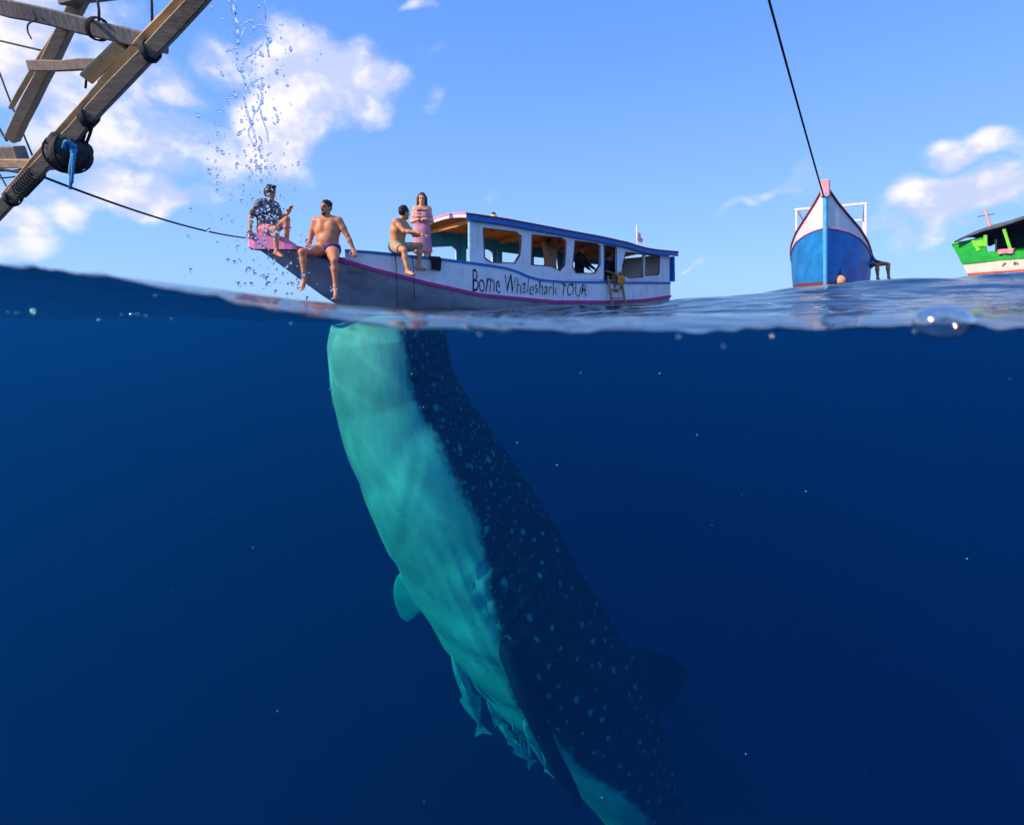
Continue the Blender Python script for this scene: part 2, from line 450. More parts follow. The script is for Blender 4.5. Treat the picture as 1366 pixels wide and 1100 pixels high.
M_whale = whale_skin()
M_findark = paint('whale_fin_upper', (.018, .027, .036), .6, .35, 7, .25, 30, dirt=(.10, .13, .15), dirt_amt=.25, spec=.12)
M_finpale = paint('whale_fin_under', (.66, .70, .70), .55, .15, 5, .3, 20, spec=.12)
M_eye = paint('whale_eye', (.01, .012, .014), .2, .1, 5, 0)
M_mouth = paint('whale_mouth', (.30, .34, .35), .6, .3, 5, .3)

# stations: pixel of the axis, distance, dorso-ventral radius (px), lateral/dorsal ratio, roll of the back (deg), colour edge (deg from the back)
ST = [(513, 436, 3.30, 67, 1.28, 20, 98), (515, 454, 3.30, 72, 1.31, 20, 98), (519, 484, 3.30, 73, 1.32, 20, 98), (527, 525, 3.31, 75, 1.30, 20, 98), (555, 590, 3.34, 85, 1.22, 19, 96),
      (600, 670, 3.40, 94, 1.15, 17, 98), (648, 750, 3.48, 98, 1.12, 11, 112), (701, 830, 3.60, 93, 1.10, 5, 130), (762, 910, 3.80, 84, 1.06, 6, 128),
      (815, 990, 4.05, 69, 1.0, 10, 108), (857, 1070, 4.35, 51, .98, 12, 97), (892, 1150, 4.7, 36, .95, 12, 96), (922, 1230, 5.1, 24, .95, 12, 95), (948, 1310, 5.5, 15, .9, 12, 95)]
C0 = [at(a, b, c) for a, b, c, *_ in ST]
Cp = smoothpath(C0, 16); ns = len(Cp)
par = np.linspace(0, len(ST) - 1, ns)
def stint(k): return np.interp(par, np.arange(len(ST)), [x[k] for x in ST])
dist = stint(2); brad = stint(3) / FOC * dist; rat = stint(4); roll = stint(5); bnd = stint(6)
slen = np.concatenate([[0], np.cumsum([(Cp[i + 1] - Cp[i]).length for i in range(ns - 1)])])
NA = 96
def whale_frame(i):
    T = (Cp[min(i + 1, ns - 1)] - Cp[max(i - 1, 0)]).normalized()
    view = Cp[i].normalized(); away = (view - T * view.dot(T)).normalized()
    r = T.cross(away)
    if r.x < 0: r = -r
    ph = R(roll[i]); D = r * math.cos(ph) + away * math.sin(ph); Ln = r * math.sin(ph) - away * math.cos(ph)
    return T, D, Ln
def whale_pt(i, al, k=1.0):
    T, D, Ln = whale_frame(i)
    ca, sa = math.cos(al), math.sin(al)
    b = brad[i]; a = b * rat[i]
    e = 2 / 2.25
    x = math.copysign(abs(ca) ** e, ca) * b; y = math.copysign(abs(sa) ** e, sa) * a
    s = slen[i]; d = 0.0
    ad = abs(math.degrees(math.atan2(sa, ca)))
    # three long ridges on each flank, folds on the throat, gill slits
    env = sstep(np.array((s - .8) / .8)) * (1 - sstep(np.array((s - 4.2) / 1.0)))
    for rd, w, h in ((28, 4.0, .018), (52, 3.5, .02), (76, 3.5, .022), (0, 5, .02)):
        d += h * float(env) * math.exp(-((ad - rd) / w) ** 2)
    if ad > 98:
        f = float(sstep(np.array((s - 1.0) / .5)) * (1 - sstep(np.array((s - 2.7) / .6)))) * min(1, (ad - 98) / 15)
        d += f * (.011 * math.sin(ad * .55 + s * 2.0) + .008 * math.sin(ad * 1.1 - s * 3.1) + .010 * math.sin(s * 15 + ad * .09))
    for q in range(5):
        sc_ = 1.42 + .13 * q
        if 62 < ad < 122: d -= .030 * math.exp(-((s - sc_ - (ad - 92) * .0016) / .014) ** 2) * min(1, (ad - 62) / 10, (122 - ad) / 10)
    # throat crease behind the lower jaw
    if ad > 75: d -= .014 * math.exp(-((s - .72 - .12 * math.cos(R(ad * 2))) / .09) ** 2) * min(1, (ad - 75) / 20)
    for s0, a0, sl, dp in ((1.10, 150, .006, .016), (1.62, 140, -.009, .022), (1.78, 150, -.010, .026), (1.98, 142, -.011, .022), (2.25, 150, -.012, .028), (2.42, 140, -.012, .022), (2.62, 150, -.012, .024), (.86, 128, .009, .018)):
        if ad > 100: d -= .55 * dp * math.exp(-((s - s0 - (ad - a0) * sl) / .030) ** 2) * min(1, (ad - 100) / 15) * math.exp(-((ad - a0) / 26) ** 2)
    q = 1 + d / math.hypot(x, y)
    return Cp[i] + (D * x + Ln * y) * q * k

wv = []; wskin = []; wb = []
# mouth: lip, then the cavity going down inside the head
T0, D0, L0 = whale_frame(0)
inner = []
for (k, dn) in ((.30, .75), (.62, .55), (.78, .30), (.83, .10), (.86, .0), (.90, -.036), (.96, -.040)):
    inner.append((k, dn))
def lipz(al): return .028 * math.cos(2 * al) + .010 * math.sin(5 * al) + .02 * math.cos(al)
rows = []
for k, dn in inner:
    rows.append([(whale_pt(0, 2 * math.pi * q / NA, k) + T0 * (dn + lipz(2 * math.pi * q / NA) * min(1, k / .9)), (-.3 - dn, math.cos(2 * math.pi * q / NA), 1.0)) for q in range(NA)])
for i in range(ns):
    row = []
    for q in range(NA):
        al = 2 * math.pi * q / NA; ad = al if al <= math.pi else 2 * math.pi - al
        row.append((whale_pt(i, al) + T0 * lipz(al) * max(0, 1 - i / 16), (slen[i], (al if al <= math.pi else al - 2 * math.pi) * .5, ad / math.pi)))
    rows.append(row)
for row in rows:
    for p_, k_ in row: wv.append(p_); wskin.append(k_)
wb = [98 / 180] * (len(inner) * NA) + [b / 180 for b in bnd for _ in range(NA)]
wf = []
NR = len(rows)
for i in range(NR - 1):
    for q in range(NA):
        r_ = (q + 1) % NA; wf.append((i * NA + q, i * NA + r_, (i + 1) * NA + r_, (i + 1) * NA + q))
wf.append(tuple(range(NA))); wf.append(tuple((NR - 1) * NA + q for q in range(NA - 1, -1, -1)))
midx = [1 if (k // NA) < len(inner) - 1 else 0 for k in range(len(wf) - 2)] + [1, 0]
whale = empty('whale_shark', Cp[0])
tag(whale, 'whale shark hanging upright below the surface, pale belly and dark spotted back', 'whale shark')
def keep(o, root):            # parent without moving
    o.parent = root; o.matrix_parent_inverse = Matrix.Translation(-root.location) if not root.rotation_euler.z else (Matrix.Translation(root.location) @ root.rotation_euler.to_matrix().to_4x4()).inverted()
    return o
body = mesh('body', wv, wf, [M_whale, M_mouth], None, True, midx)
a_ = body.data.attributes.new('skin', 'FLOAT_VECTOR', 'POINT'); a_.data.foreach_set('vector', np.array(wskin, dtype=np.float32).ravel())
a_ = body.data.attributes.new('bound', 'FLOAT', 'POINT'); a_.data.foreach_set('value', np.array(wb, dtype=np.float32))
keep(fix(body), whale)
def whale_at(s, deg, out=0.0):
    i = int(np.argmin(abs(slen - s))); p_ = whale_pt(i, R(deg)); c_ = Cp[i]
    return p_ + (p_ - c_).normalized() * out
# eye and spiracle on the near side
for (s_, dg_, r_) in ((.50, 93, .026),):
    keep(MB().ball(whale_at(s_, dg_, -.004), r_, nu=16, nv=10).build('eye', M_eye, None, True), whale)
keep(MB().ball(whale_at(.27, 93, -.008), (.034, .03, .034), nu=12, nv=8).build('nostril', M_eye, None, True), whale)
keep(MB().ball(whale_at(.50, -93, -.004), .022, nu=16, nv=10).build('eye', M_eye, None, True), whale)

def fin(name, st, mats, parent, n=20, taper=.35):
    """st: list of (leading edge point, trailing edge point, thickness)"""
    v = []; f = []; mi = []
    for k, (a, b, th) in enumerate(st):
        a = Vector(a); b = Vector(b)
        nxt = Vector(st[min(k + 1, len(st) - 1)][0]) + Vector(st[min(k + 1, len(st) - 1)][1]); prv = Vector(st[max(k - 1, 0)][0]) + Vector(st[max(k - 1, 0)][1])
        span = (nxt - prv).normalized(); c = b - a; nn = span.cross(c).normalized()
        for q in range(n):
            ang = 2 * math.pi * q / n; u = .5 - .5 * math.cos(ang)
            hgt = math.copysign(1, math.sin(ang)) * abs(math.sin(ang)) ** .8 * (1 - .55 * u) * th if abs(math.sin(ang)) > 1e-6 else 0
            v.append(a + c * u + nn * hgt)
    m = len(st)
    for i in range(m - 1):
        for q in range(n):
            r_ = (q + 1) % n; f.append((i * n + q, i * n + r_, (i + 1) * n + r_, (i + 1) * n + q)); mi.append(0 if q < n // 2 else 1)
    f.append(tuple(range(n - 1, -1, -1))); f.append(tuple((m - 1) * n + q for q in range(n))); mi += [0, 0]
    o = mesh(name, v, f, mats, None, True, mi, 50)
    return keep(fix(o), parent) if parent is not None else fix(o)

def dense_fin(pts, k=5):
    A = smoothpath([p[0] for p in pts], k); B = smoothpath([p[1] for p in pts], k)
    th = np.interp(np.linspace(0, len(pts) - 1, len(A)), np.arange(len(pts)), [p[2] for p in pts])
    return list(zip(A, B, th))
near_fin = dense_fin([(at(650, 762, 3.36), at(706, 850, 3.45), .10), (at(655, 812, 3.16), at(709, 890, 3.28), .085), (at(673, 872, 2.93), at(722, 940, 3.12), .066),
                      (at(700, 942, 2.80), at(741, 994, 3.05), .047), (at(728, 1006, 2.83), at(761, 1032, 3.04), .032), (at(750, 1050, 2.88), at(774, 1060, 3.0), .018), (at(765, 1076, 2.92), at(775, 1077, 2.96), .006)])
fin('pectoral_fin', near_fin, [M_findark, M_findark], whale)
far_fin = dense_fin([(at(566, 760, 3.50), at(600, 832, 3.7), .05), (at(540, 760, 3.85), at(570, 812, 4.0), .04), (at(527, 774, 4.15), at(560, 818, 4.25), .03), (at(526, 798, 4.4), at(550, 826, 4.45), .02), (at(534, 822, 4.55), at(543, 829, 4.55), .006)])
fin('pectoral_fin', far_fin, [M_finpale, M_finpale], whale)
dors = dense_fin([(at(828, 862, 3.75), at(872, 962, 3.98), .055), (at(862, 866, 3.87), at(882, 950, 4.05), .04), (at(890, 874, 4.0), at(896, 938, 4.1), .027), (at(909, 886, 4.1), at(906, 925, 4.15), .016), (at(917, 896, 4.15), at(913, 906, 4.17), .006)])
fin('dorsal_fin', dors, [M_findark, M_findark], whale)
pelv = dense_fin([(at(772, 1000, 3.72), at(808, 1052, 3.88), .03), (at(766, 1020, 3.65), at(795, 1058, 3.78), .022), (at(772, 1046, 3.6), at(790, 1064, 3.68), .006)])
fin('pelvic_fin', pelv, [M_findark, M_finpale], whale)
tb, td = Cp[-1], (Cp[-1] - Cp[-12]).normalized()
T_, D_, L_ = whale_frame(ns - 1)
caud = dense_fin([(tb + D_ * .95 + td * .75, tb + D_ * .93 + td * .80, .006), (tb + D_ * .5 + td * .30, tb + D_ * .45 + td * .62, .03), (tb + D_ * .05 - td * .1, tb + td * .40, .06), (tb - D_ * .3 + td * .18, tb - D_ * .3 + td * .45, .03), (tb - D_ * .55 + td * .45, tb - D_ * .55 + td * .5, .006)])
fin('tail_fin', caud, [M_findark, M_findark], whale)

# ------------------------------------------------------------------ remoras swimming along the belly
M_rem = paint('remora_skin', (.48, .54, .58), .4, .3, 8, .1, 40, spec=.3)
M_remfin = paint('remora_fin', (.50, .56, .58), .45, .25, 8, .1, 40, spec=.3)
def make_remora():
    root = empty('remora'); v = []; f = []; n = 14
    prof = [(0, .004, .003), (.02, .030, .022), (.08, .052, .036), (.18, .062, .050), (.30, .060, .058), (.45, .052, .056), (.60, .040, .044), (.75, .026, .028), (.88, .013, .017), (.93, .010, .018), (.94, .001, .001)]
    for x, w, h in prof:
        for q in range(n):
            a = 2 * math.pi * q / n; v.append((x, w * math.cos(a), h * math.sin(a) * (1 if math.sin(a) < 0 or x > .2 else .7)))
    for i in range(len(prof) - 1):
        for q in range(n):
            r_ = (q + 1) % n; f.append((i * n + q, (i + 1) * n + q, (i + 1) * n + r_, i * n + r_))
    f.append(tuple(range(n))); f.append(tuple((len(prof) - 1) * n + q for q in range(n - 1, -1, -1)))
    mesh('body', v, f, M_rem, root, True)
    def thin(name, poly, t=.006, M=None):
        m = len(poly); vv = [(x, -t / 2, z) for x, z in poly] + [(x, t / 2, z) for x, z in poly]
        if M is not None: vv = [M @ Vector(q) for q in vv]
        ff = [tuple(range(m)), tuple(range(2 * m - 1, m - 1, -1))] + [(i, m + i, m + (i + 1) % m, (i + 1) % m) for i in range(m)]
        fix(mesh(name, vv, ff, M_remfin, root))
    thin('tail_fin', [(.90, .012), (.97, .05), (1.05, .085), (1.02, .03), (1.01, 0), (1.02, -.03), (1.05, -.085), (.97, -.05), (.90, -.012)])
    thin('dorsal_fin', [(.52, .045), (.58, .10), (.66, .085), (.86, .022), (.80, .02)])
    thin('anal_fin', [(.52, -.045), (.58, -.10), (.66, -.085), (.86, -.022), (.80, -.02)])
    for s in (-1, 1):
        thin('pectoral_fin', [(.22, 0), (.30, .11), (.38, .13), (.37, .05), (.31, 0)], .006, Matrix.Translation((0, s * .05, 0)) @ Matrix.Rotation(R(-s * 60), 4, 'X'))
    sk = MB().box((.10, 0, .032), (.15, .055, .012), None, .006)
    sk.build('sucker_disc', M_remfin, root)
    return root
rem0 = make_remora()
REM = [((604, 868), (643, 976), 3.25, 40, 'large pale remora swimming apart, furthest left under the whale shark'),
       ((672, 922), (696, 990), 3.25, -30, 'remora close against the dark pectoral fin, above the pale-tailed one'),
       ((650, 928), (682, 992), 4.0, 60, 'dim remora between the large pale one and the pectoral fin'),
       ((668, 966), (709, 1018), 3.35, 10, 'remora showing its broad pale tail fin below the others'),
       ((700, 962), (731, 1030), 3.20, 80, 'slim bright remora lying along the edge of the long dark pectoral fin'),
       ((448, 512), (443, 542), 3.15, 20, 'tiny remora at the edge of the whale shark throat')]
def copy_thing(root):
    r = root.copy(); col.objects.link(r)
    for ch in list(root.children):
        c = ch.copy(); col.objects.link(c); c.parent = r
        for gc in ch.children:
            d = gc.copy(); col.objects.link(d); d.parent = c
    return r
for k, (h_, t_, Y, rl, lab) in enumerate(REM):
    o = rem0 if k == 0 else copy_thing(rem0)
    a = at(*h_, Y); b = at(*t_, Y + .12)
    o.location = a; o.rotation_euler = ((b - a).to_track_quat('X', 'Z') @ Quaternion((1, 0, 0), R(rl))).to_euler(); s = (b - a).length; o.scale = (s, s * 1.1, s * 1.1)
    tag(o, lab, 'fish', 'remoras under the whale shark')
# ------------------------------------------------------------------ people: one continuous skin grown from tapered limbs
def surface_nets(F, org, h):
    S = F < 0
    nx, ny, nz = F.shape
    c = np.zeros((nx - 1, ny - 1, nz - 1), dtype=np.uint8)
    for i in (0, 1):
        for j in (0, 1):
            for k in (0, 1): c += S[i:nx - 1 + i, j:ny - 1 + j, k:nz - 1 + k]
    act = (c > 0) & (c < 8)
    ids = -np.ones(act.shape, dtype=np.int64); P = np.argwhere(act); ids[act] = np.arange(len(P))
    acc = np.zeros((len(P), 3)); cnt = np.zeros(len(P))
    cor = [(i, j, k) for i in (0, 1) for j in (0, 1) for k in (0, 1)]
    val = {q: F[P[:, 0] + q[0], P[:, 1] + q[1], P[:, 2] + q[2]] for q in cor}
    for q in cor:
        for ax in range(3):
            if q[ax] == 0:
                r = list(q); r[ax] = 1; r = tuple(r)
                a, b = val[q], val[r]; m = (a < 0) != (b < 0)
                t = np.where(m, a / np.where(m, a - b, 1), 0)
                pt = np.repeat(np.array(q, float)[None], len(P), 0); pt[:, ax] += t
                acc[m] += pt[m]; cnt[m] += 1
    V = (P + acc / cnt[:, None]) * h + org
    Q = []
    for ax in range(3):
        u, w = [(1, 2), (2, 0), (0, 1)][ax]
        lo = [slice(1, -1)] * 3; lo[ax] = slice(0, -1); hi = list(lo); hi[ax] = slice(1, None)
        A = S[tuple(lo)]; B = S[tuple(hi)]
        for flip in (0, 1):
            m = (A & ~B) if not flip else (~A & B)
            e = np.argwhere(m)
            if not len(e): continue
            e = e + np.array([0 if k == ax else 1 for k in range(3)])
            def cell(du, dw):
                q = e.copy(); q[:, u] += du; q[:, w] += dw; return ids[q[:, 0], q[:, 1], q[:, 2]]
            quad = np.stack([cell(-1, -1), cell(0, -1), cell(0, 0), cell(-1, 0)], -1)
            Q.append(quad if not flip else quad[:, ::-1])
    return V, np.concatenate(Q)

def sdf_mesh(prims, h, cut=None, smooth_k=.02):
    lo = np.array([1e9] * 3); hi = -lo
    for p in prims:
        if p[0] == 'c':
            for q, r in ((p[1], p[3]), (p[2], p[4])): lo = np.minimum(lo, np.array(q) - r); hi = np.maximum(hi, np.array(q) + r)
        else:
            r = max(p[2]); lo = np.minimum(lo, np.array(p[1]) - r); hi = np.maximum(hi, np.array(p[1]) + r)
    lo -= 3 * h; hi += 3 * h
    n = np.ceil((hi - lo) / h).astype(int) + 1
    F = np.full(n, .3, dtype=np.float32)
    gx = [lo[k] + h * np.arange(n[k]) for k in range(3)]
    for p in prims:
        pad = .09
        if p[0] == 'c':
            a, b = np.array(p[1]), np.array(p[2]); rm = max(p[3], p[4]) + pad; l0 = np.minimum(a, b) - rm; h0 = np.maximum(a, b) + rm
        else:
            rm = max(p[2]) + pad; l0 = np.array(p[1]) - rm; h0 = np.array(p[1]) + rm
        i0 = np.clip(np.floor((l0 - lo) / h).astype(int), 0, n); i1 = np.clip(np.ceil((h0 - lo) / h).astype(int) + 1, 0, n)
        sl = tuple(slice(i0[k], i1[k]) for k in range(3))
        X, Y, Z = np.meshgrid(*[gx[k][sl[k]] for k in range(3)], indexing='ij')
        if p[0] == 'c':
            ab = b - a; L = max(float(ab @ ab), 1e-9)
            t = np.clip(((X - a[0]) * ab[0] + (Y - a[1]) * ab[1] + (Z - a[2]) * ab[2]) / L, 0, 1)
            d = np.sqrt((X - a[0] - t * ab[0]) ** 2 + (Y - a[1] - t * ab[1]) ** 2 + (Z - a[2] - t * ab[2]) ** 2) - (p[3] + (p[4] - p[3]) * t)
            k = p[5] if len(p) > 5 else smooth_k
        else:
            c = p[1]; r = p[2]; M = p[3]
            q = [(X - c[0]) * M[i][0] + (Y - c[1]) * M[i][1] + (Z - c[2]) * M[i][2] for i in range(3)]
            k0 = np.sqrt(sum((q[i] / r[i]) ** 2 for i in range(3))); k1 = np.sqrt(sum((q[i] / r[i] ** 2) ** 2 for i in range(3)))
            d = k0 * (k0 - 1) / np.maximum(k1, 1e-6); k = p[4] if len(p) > 4 else smooth_k
        G_ = F[sl]; hh = np.maximum(k - np.abs(G_ - d), 0) / k
        F[sl] = np.minimum(G_, d) - hh * hh * k * .25
    if cut is not None:
        X, Y, Z = np.meshgrid(*gx, indexing='ij')
        for fn in cut: F = np.maximum(F, fn(X, Y, Z))
    F[0] = F[-1] = .1; F[:, 0] = F[:, -1] = .1; F[:, :, 0] = F[:, :, -1] = .1
    return surface_nets(F, lo, h)

def skin(name, c):
    m, g, out = newmat(name); p = g.node('ShaderNodeBsdfPrincipled'); co = g.node('ShaderNodeTexCoord').outputs['Object']
    n = g.noise(co, 9, 4, .6)
    g.put(p.inputs['Base Color'], g.mix(g.remap(n, .3, .7), tuple(x * .85 for x in c) + (1,), tuple(min(1, x * 1.12) for x in c) + (1,)))
    p.inputs['Roughness'].default_value = .48; p.inputs['Specular IOR Level'].default_value = .4
    p.inputs['Subsurface Weight'].default_value = 0.0
    g.l.new(p.outputs[0], out.inputs[0]); return m
SK_light = skin('skin_light_tan', (.72, .32, .15)); SK_mid = skin('skin_tan', (.62, .25, .12)); SK_brown = skin('skin_brown', (.34, .15, .085)); SK_pale = skin('skin_fair', (.76, .40, .24))
HAIR_dark = paint('hair_black', (.012, .010, .010), .45, .4, 40, .6, 90); HAIR_brown = paint('hair_brown', (.10, .045, .022), .45, .4, 40, .6, 90)
M_feat = paint('face_dark', (.05, .025, .02), .5, .1, 10, 0); M_lip = paint('lips', (.32, .10, .08), .5, .1, 10, 0)

def nrm(v): v = Vector(v); return v.normalized()

class Body: pass

def human_prims(q):
    B = Body(); P = []
    s = q.get('scale', 1.0); gi = q.get('girth', 1.0)
    sp = nrm(q.get('spine', (0, 0, 1))); ch = nrm(q.get('chest', q.get('spine', (0, 0, 1))))
    lat = Matrix.Rotation(R(q.get('twist', 0)), 3, 'Z') @ Vector((1, 0, 0))
    lat = (lat - ch * lat.dot(ch)).normalized(); fwd = ch.cross(lat)      # lat = person's left, forward = -Y at rest
    fwd = -(lat.cross(ch)) if (-(lat.cross(ch))).y < 0 or True else fwd
    fwd = (ch.cross(lat) * -1)
    if (Matrix.Rotation(R(-q.get('twist', 0)), 3, 'Z') @ fwd).y > 0: fwd = -fwd
    pel = Vector((0, 0, 0)); hl = Vector((1, 0, 0))
    waist = pel + sp * .16; chest = pel + sp * .32; nb_ = chest + ch * .20
    add = lambda a, b, ra, rb, k=.05: P.append(('c', tuple(a), tuple(b), ra, rb, k))
    sw = q.get('shoulder', .165)
    hips = {1: pel + hl * .088 + Vector((0, 0, -.01)), -1: pel - hl * .088 + Vector((0, 0, -.01))}
    n0 = len(P)
    add(pel - hl * .075, pel + hl * .075, .105 * gi, .105 * gi)
    for sd in (-1, 1):
        add(pel + hl * .06 * sd, waist + lat * .055 * sd, .10 * gi, .098 * gi)
        add(waist + lat * .055 * sd, chest + lat * .075 * sd, .098 * gi, .108 * gi)
        add(chest + lat * .075 * sd + fwd * .01, chest + ch * .12 + lat * .085 * sd, .11 * gi, .085 * gi)
        add(chest + ch * .08 + lat * .07 * sd + fwd * .045, chest + ch * .06 + lat * .05 * sd + fwd * .05, .058 * gi, .06 * gi)
    if q.get('belly'): P.append(('e', tuple(waist + fwd * .05 * gi), (.12, .10, .12), ((1, 0, 0), (0, 1, 0), (0, 0, 1)), .06))
    sh = {sd: nb_ + lat * sw * sd - ch * .045 for sd in (-1, 1)}
    add(sh[-1], sh[1], .058, .058, .06); add(nb_ - ch * .03, nb_ + lat * .08 - ch * .02, .06, .055, .06); add(nb_ - ch * .03, nb_ - lat * .08 - ch * .02, .06, .055, .06)
    B.torso = (n0, len(P))
    # head
    hy, hp = q.get('head', (0, 0))
    hq = Matrix.Rotation(R(hy), 3, 'Z'); f0 = hq @ Vector((0, -1, 0)); f = (f0 * math.cos(R(hp)) + Vector((0, 0, 1)) * math.sin(R(hp))).normalized()
    l = Vector((0, 0, 1)).cross(f) * 1.0; l.normalize(); u = f.cross(l)
    if u.z < 0: u = -u
    if l.dot(hq @ Vector((1, 0, 0))) < 0: l = -l
    hc = nb_ + ch * .155 + f * .025
    add(nb_ - ch * .02, hc - u * .04 - f * .015, .058 * min(gi, 1.1), .052, .03)
    Mh = (tuple(l), tuple(f), tuple(u))
    P.append(('e', tuple(hc + u * .035 - f * .012), (.077, .097, .102), Mh, .03))
    P.append(('e', tuple(hc - u * .045 + f * .022), (.056, .066, .075), Mh, .035))
    P.append(('e', tuple(hc - u * .098 + f * .06), (.025, .022, .02), Mh, .03))
    P.append(('c', tuple(hc + f * .086 + u * .02), tuple(hc + f * .108 - u * .022), .010, .0135, .015))
    add(hc + f * .075 + l * .032 + u * .043, hc + f * .075 - l * .032 + u * .043, .016, .016, .02)
    for sd in (-1, 1): P.append(('e', tuple(hc + l * .079 * sd - f * .015 - u * .005), (.010, .020, .032), Mh, .012))
    B.head = (hc, f, u, l)
    # limbs
    B.thigh = {}; B.arm = {}
    UA, FA, TH, SHN = .285, .255, .42, .41
    for sd, kn in ((1, 'L'), (-1, 'R')):
        a = q['arm' + kn]; e = sh[sd] + nrm(a[0]) * UA; w = e + nrm(a[1]) * FA; hd = nrm(a[2]) if len(a) > 2 else nrm(a[1])
        add(sh[sd], sh[sd].lerp(e, .5), .058 * gi, .050 * gi, .04); add(sh[sd].lerp(e, .5), e, .050 * gi, .038, .02)
        add(e, e.lerp(w, .35), .039, .041, .02); add(e.lerp(w, .35), w, .041, .026, .02)
        B.arm[sd] = (sh[sd], e, w)
        pn = nrm(a[3]) if len(a) > 3 else Vector((0, 0, -1))            # palm faces this way
        pn = (pn - hd * pn.dot(hd)); pn = pn.normalized() if pn.length > .05 else hd.orthogonal().normalized()
        sd_ = hd.cross(pn)
        pc = w + hd * .055
        P.append(('e', tuple(pc), (.045, .052, .017), (tuple(sd_), tuple(hd), tuple(pn)), .02))
        curl = q.get('curl', .35)
        for i, ln in enumerate((.062, .074, .069, .052)):
            b0 = w + hd * .095 + sd_ * (-.031 + .0207 * i); b1 = b0 + (hd + pn * curl * .5).normalized() * ln * .55; b2 = b1 + (hd + pn * curl * 2).normalized() * ln * .5
            P.append(('c', tuple(b0), tuple(b1), .0105, .0095, .006)); P.append(('c', tuple(b1), tuple(b2), .0095, .008, .006))
        ts = -1
        t0 = w + hd * .03 + sd_ * ts * .035; t1 = t0 + (hd * .6 + sd_ * ts * .7 + pn * .25).normalized() * .042; t2 = t1 + (hd * .9 + sd_ * ts * .25 + pn * .3).normalized() * .03
        P.append(('c', tuple(t0), tuple(t1), .013, .011, .01)); P.append(('c', tuple(t1), tuple(t2), .011, .009, .006))
        g_ = q['leg' + kn]; k = hips[sd] + nrm(g_[0]) * TH; an = k + nrm(g_[1]) * SHN; ft = nrm(g_[2])
        add(hips[sd], hips[sd].lerp(k, .45), .092 * gi, .078 * gi, .05); add(hips[sd].lerp(k, .45), k, .078 * gi, .054, .03)
        back = -nrm(g_[0]) if abs(nrm(g_[0]).dot(nrm(g_[1]))) < .9 else Vector((0, 1, 0))
        cm = k.lerp(an, .33) + (back - nrm(g_[1]) * back.dot(nrm(g_[1]))) * .012
        add(k, cm, .054, .055, .03); add(cm, an, .055, .034, .03)
        hl_ = an - ft * .035 + nrm(g_[1]) * .035; bl = an + ft * .12 + nrm(g_[1]) * .045; toe = an + ft * .175 + nrm(g_[1]) * .05
        add(an, hl_, .036, .032, .02); add(hl_, bl, .032, .030, .02); add(an + nrm(g_[1]) * .01, bl, .034, .028, .03)
        sv = ft.cross(nrm(g_[1]))
        if sv.length > .05:
            sv.normalize()
            for i in range(5): P.append(('c', tuple(bl + sv * (-.03 + .015 * i)), tuple(toe + sv * (-.034 + .0165 * i) - ft * (.006 * abs(i - 1))), .013, .010, .012))
        B.thigh[sd] = (hips[sd], k, an)
    return P, B

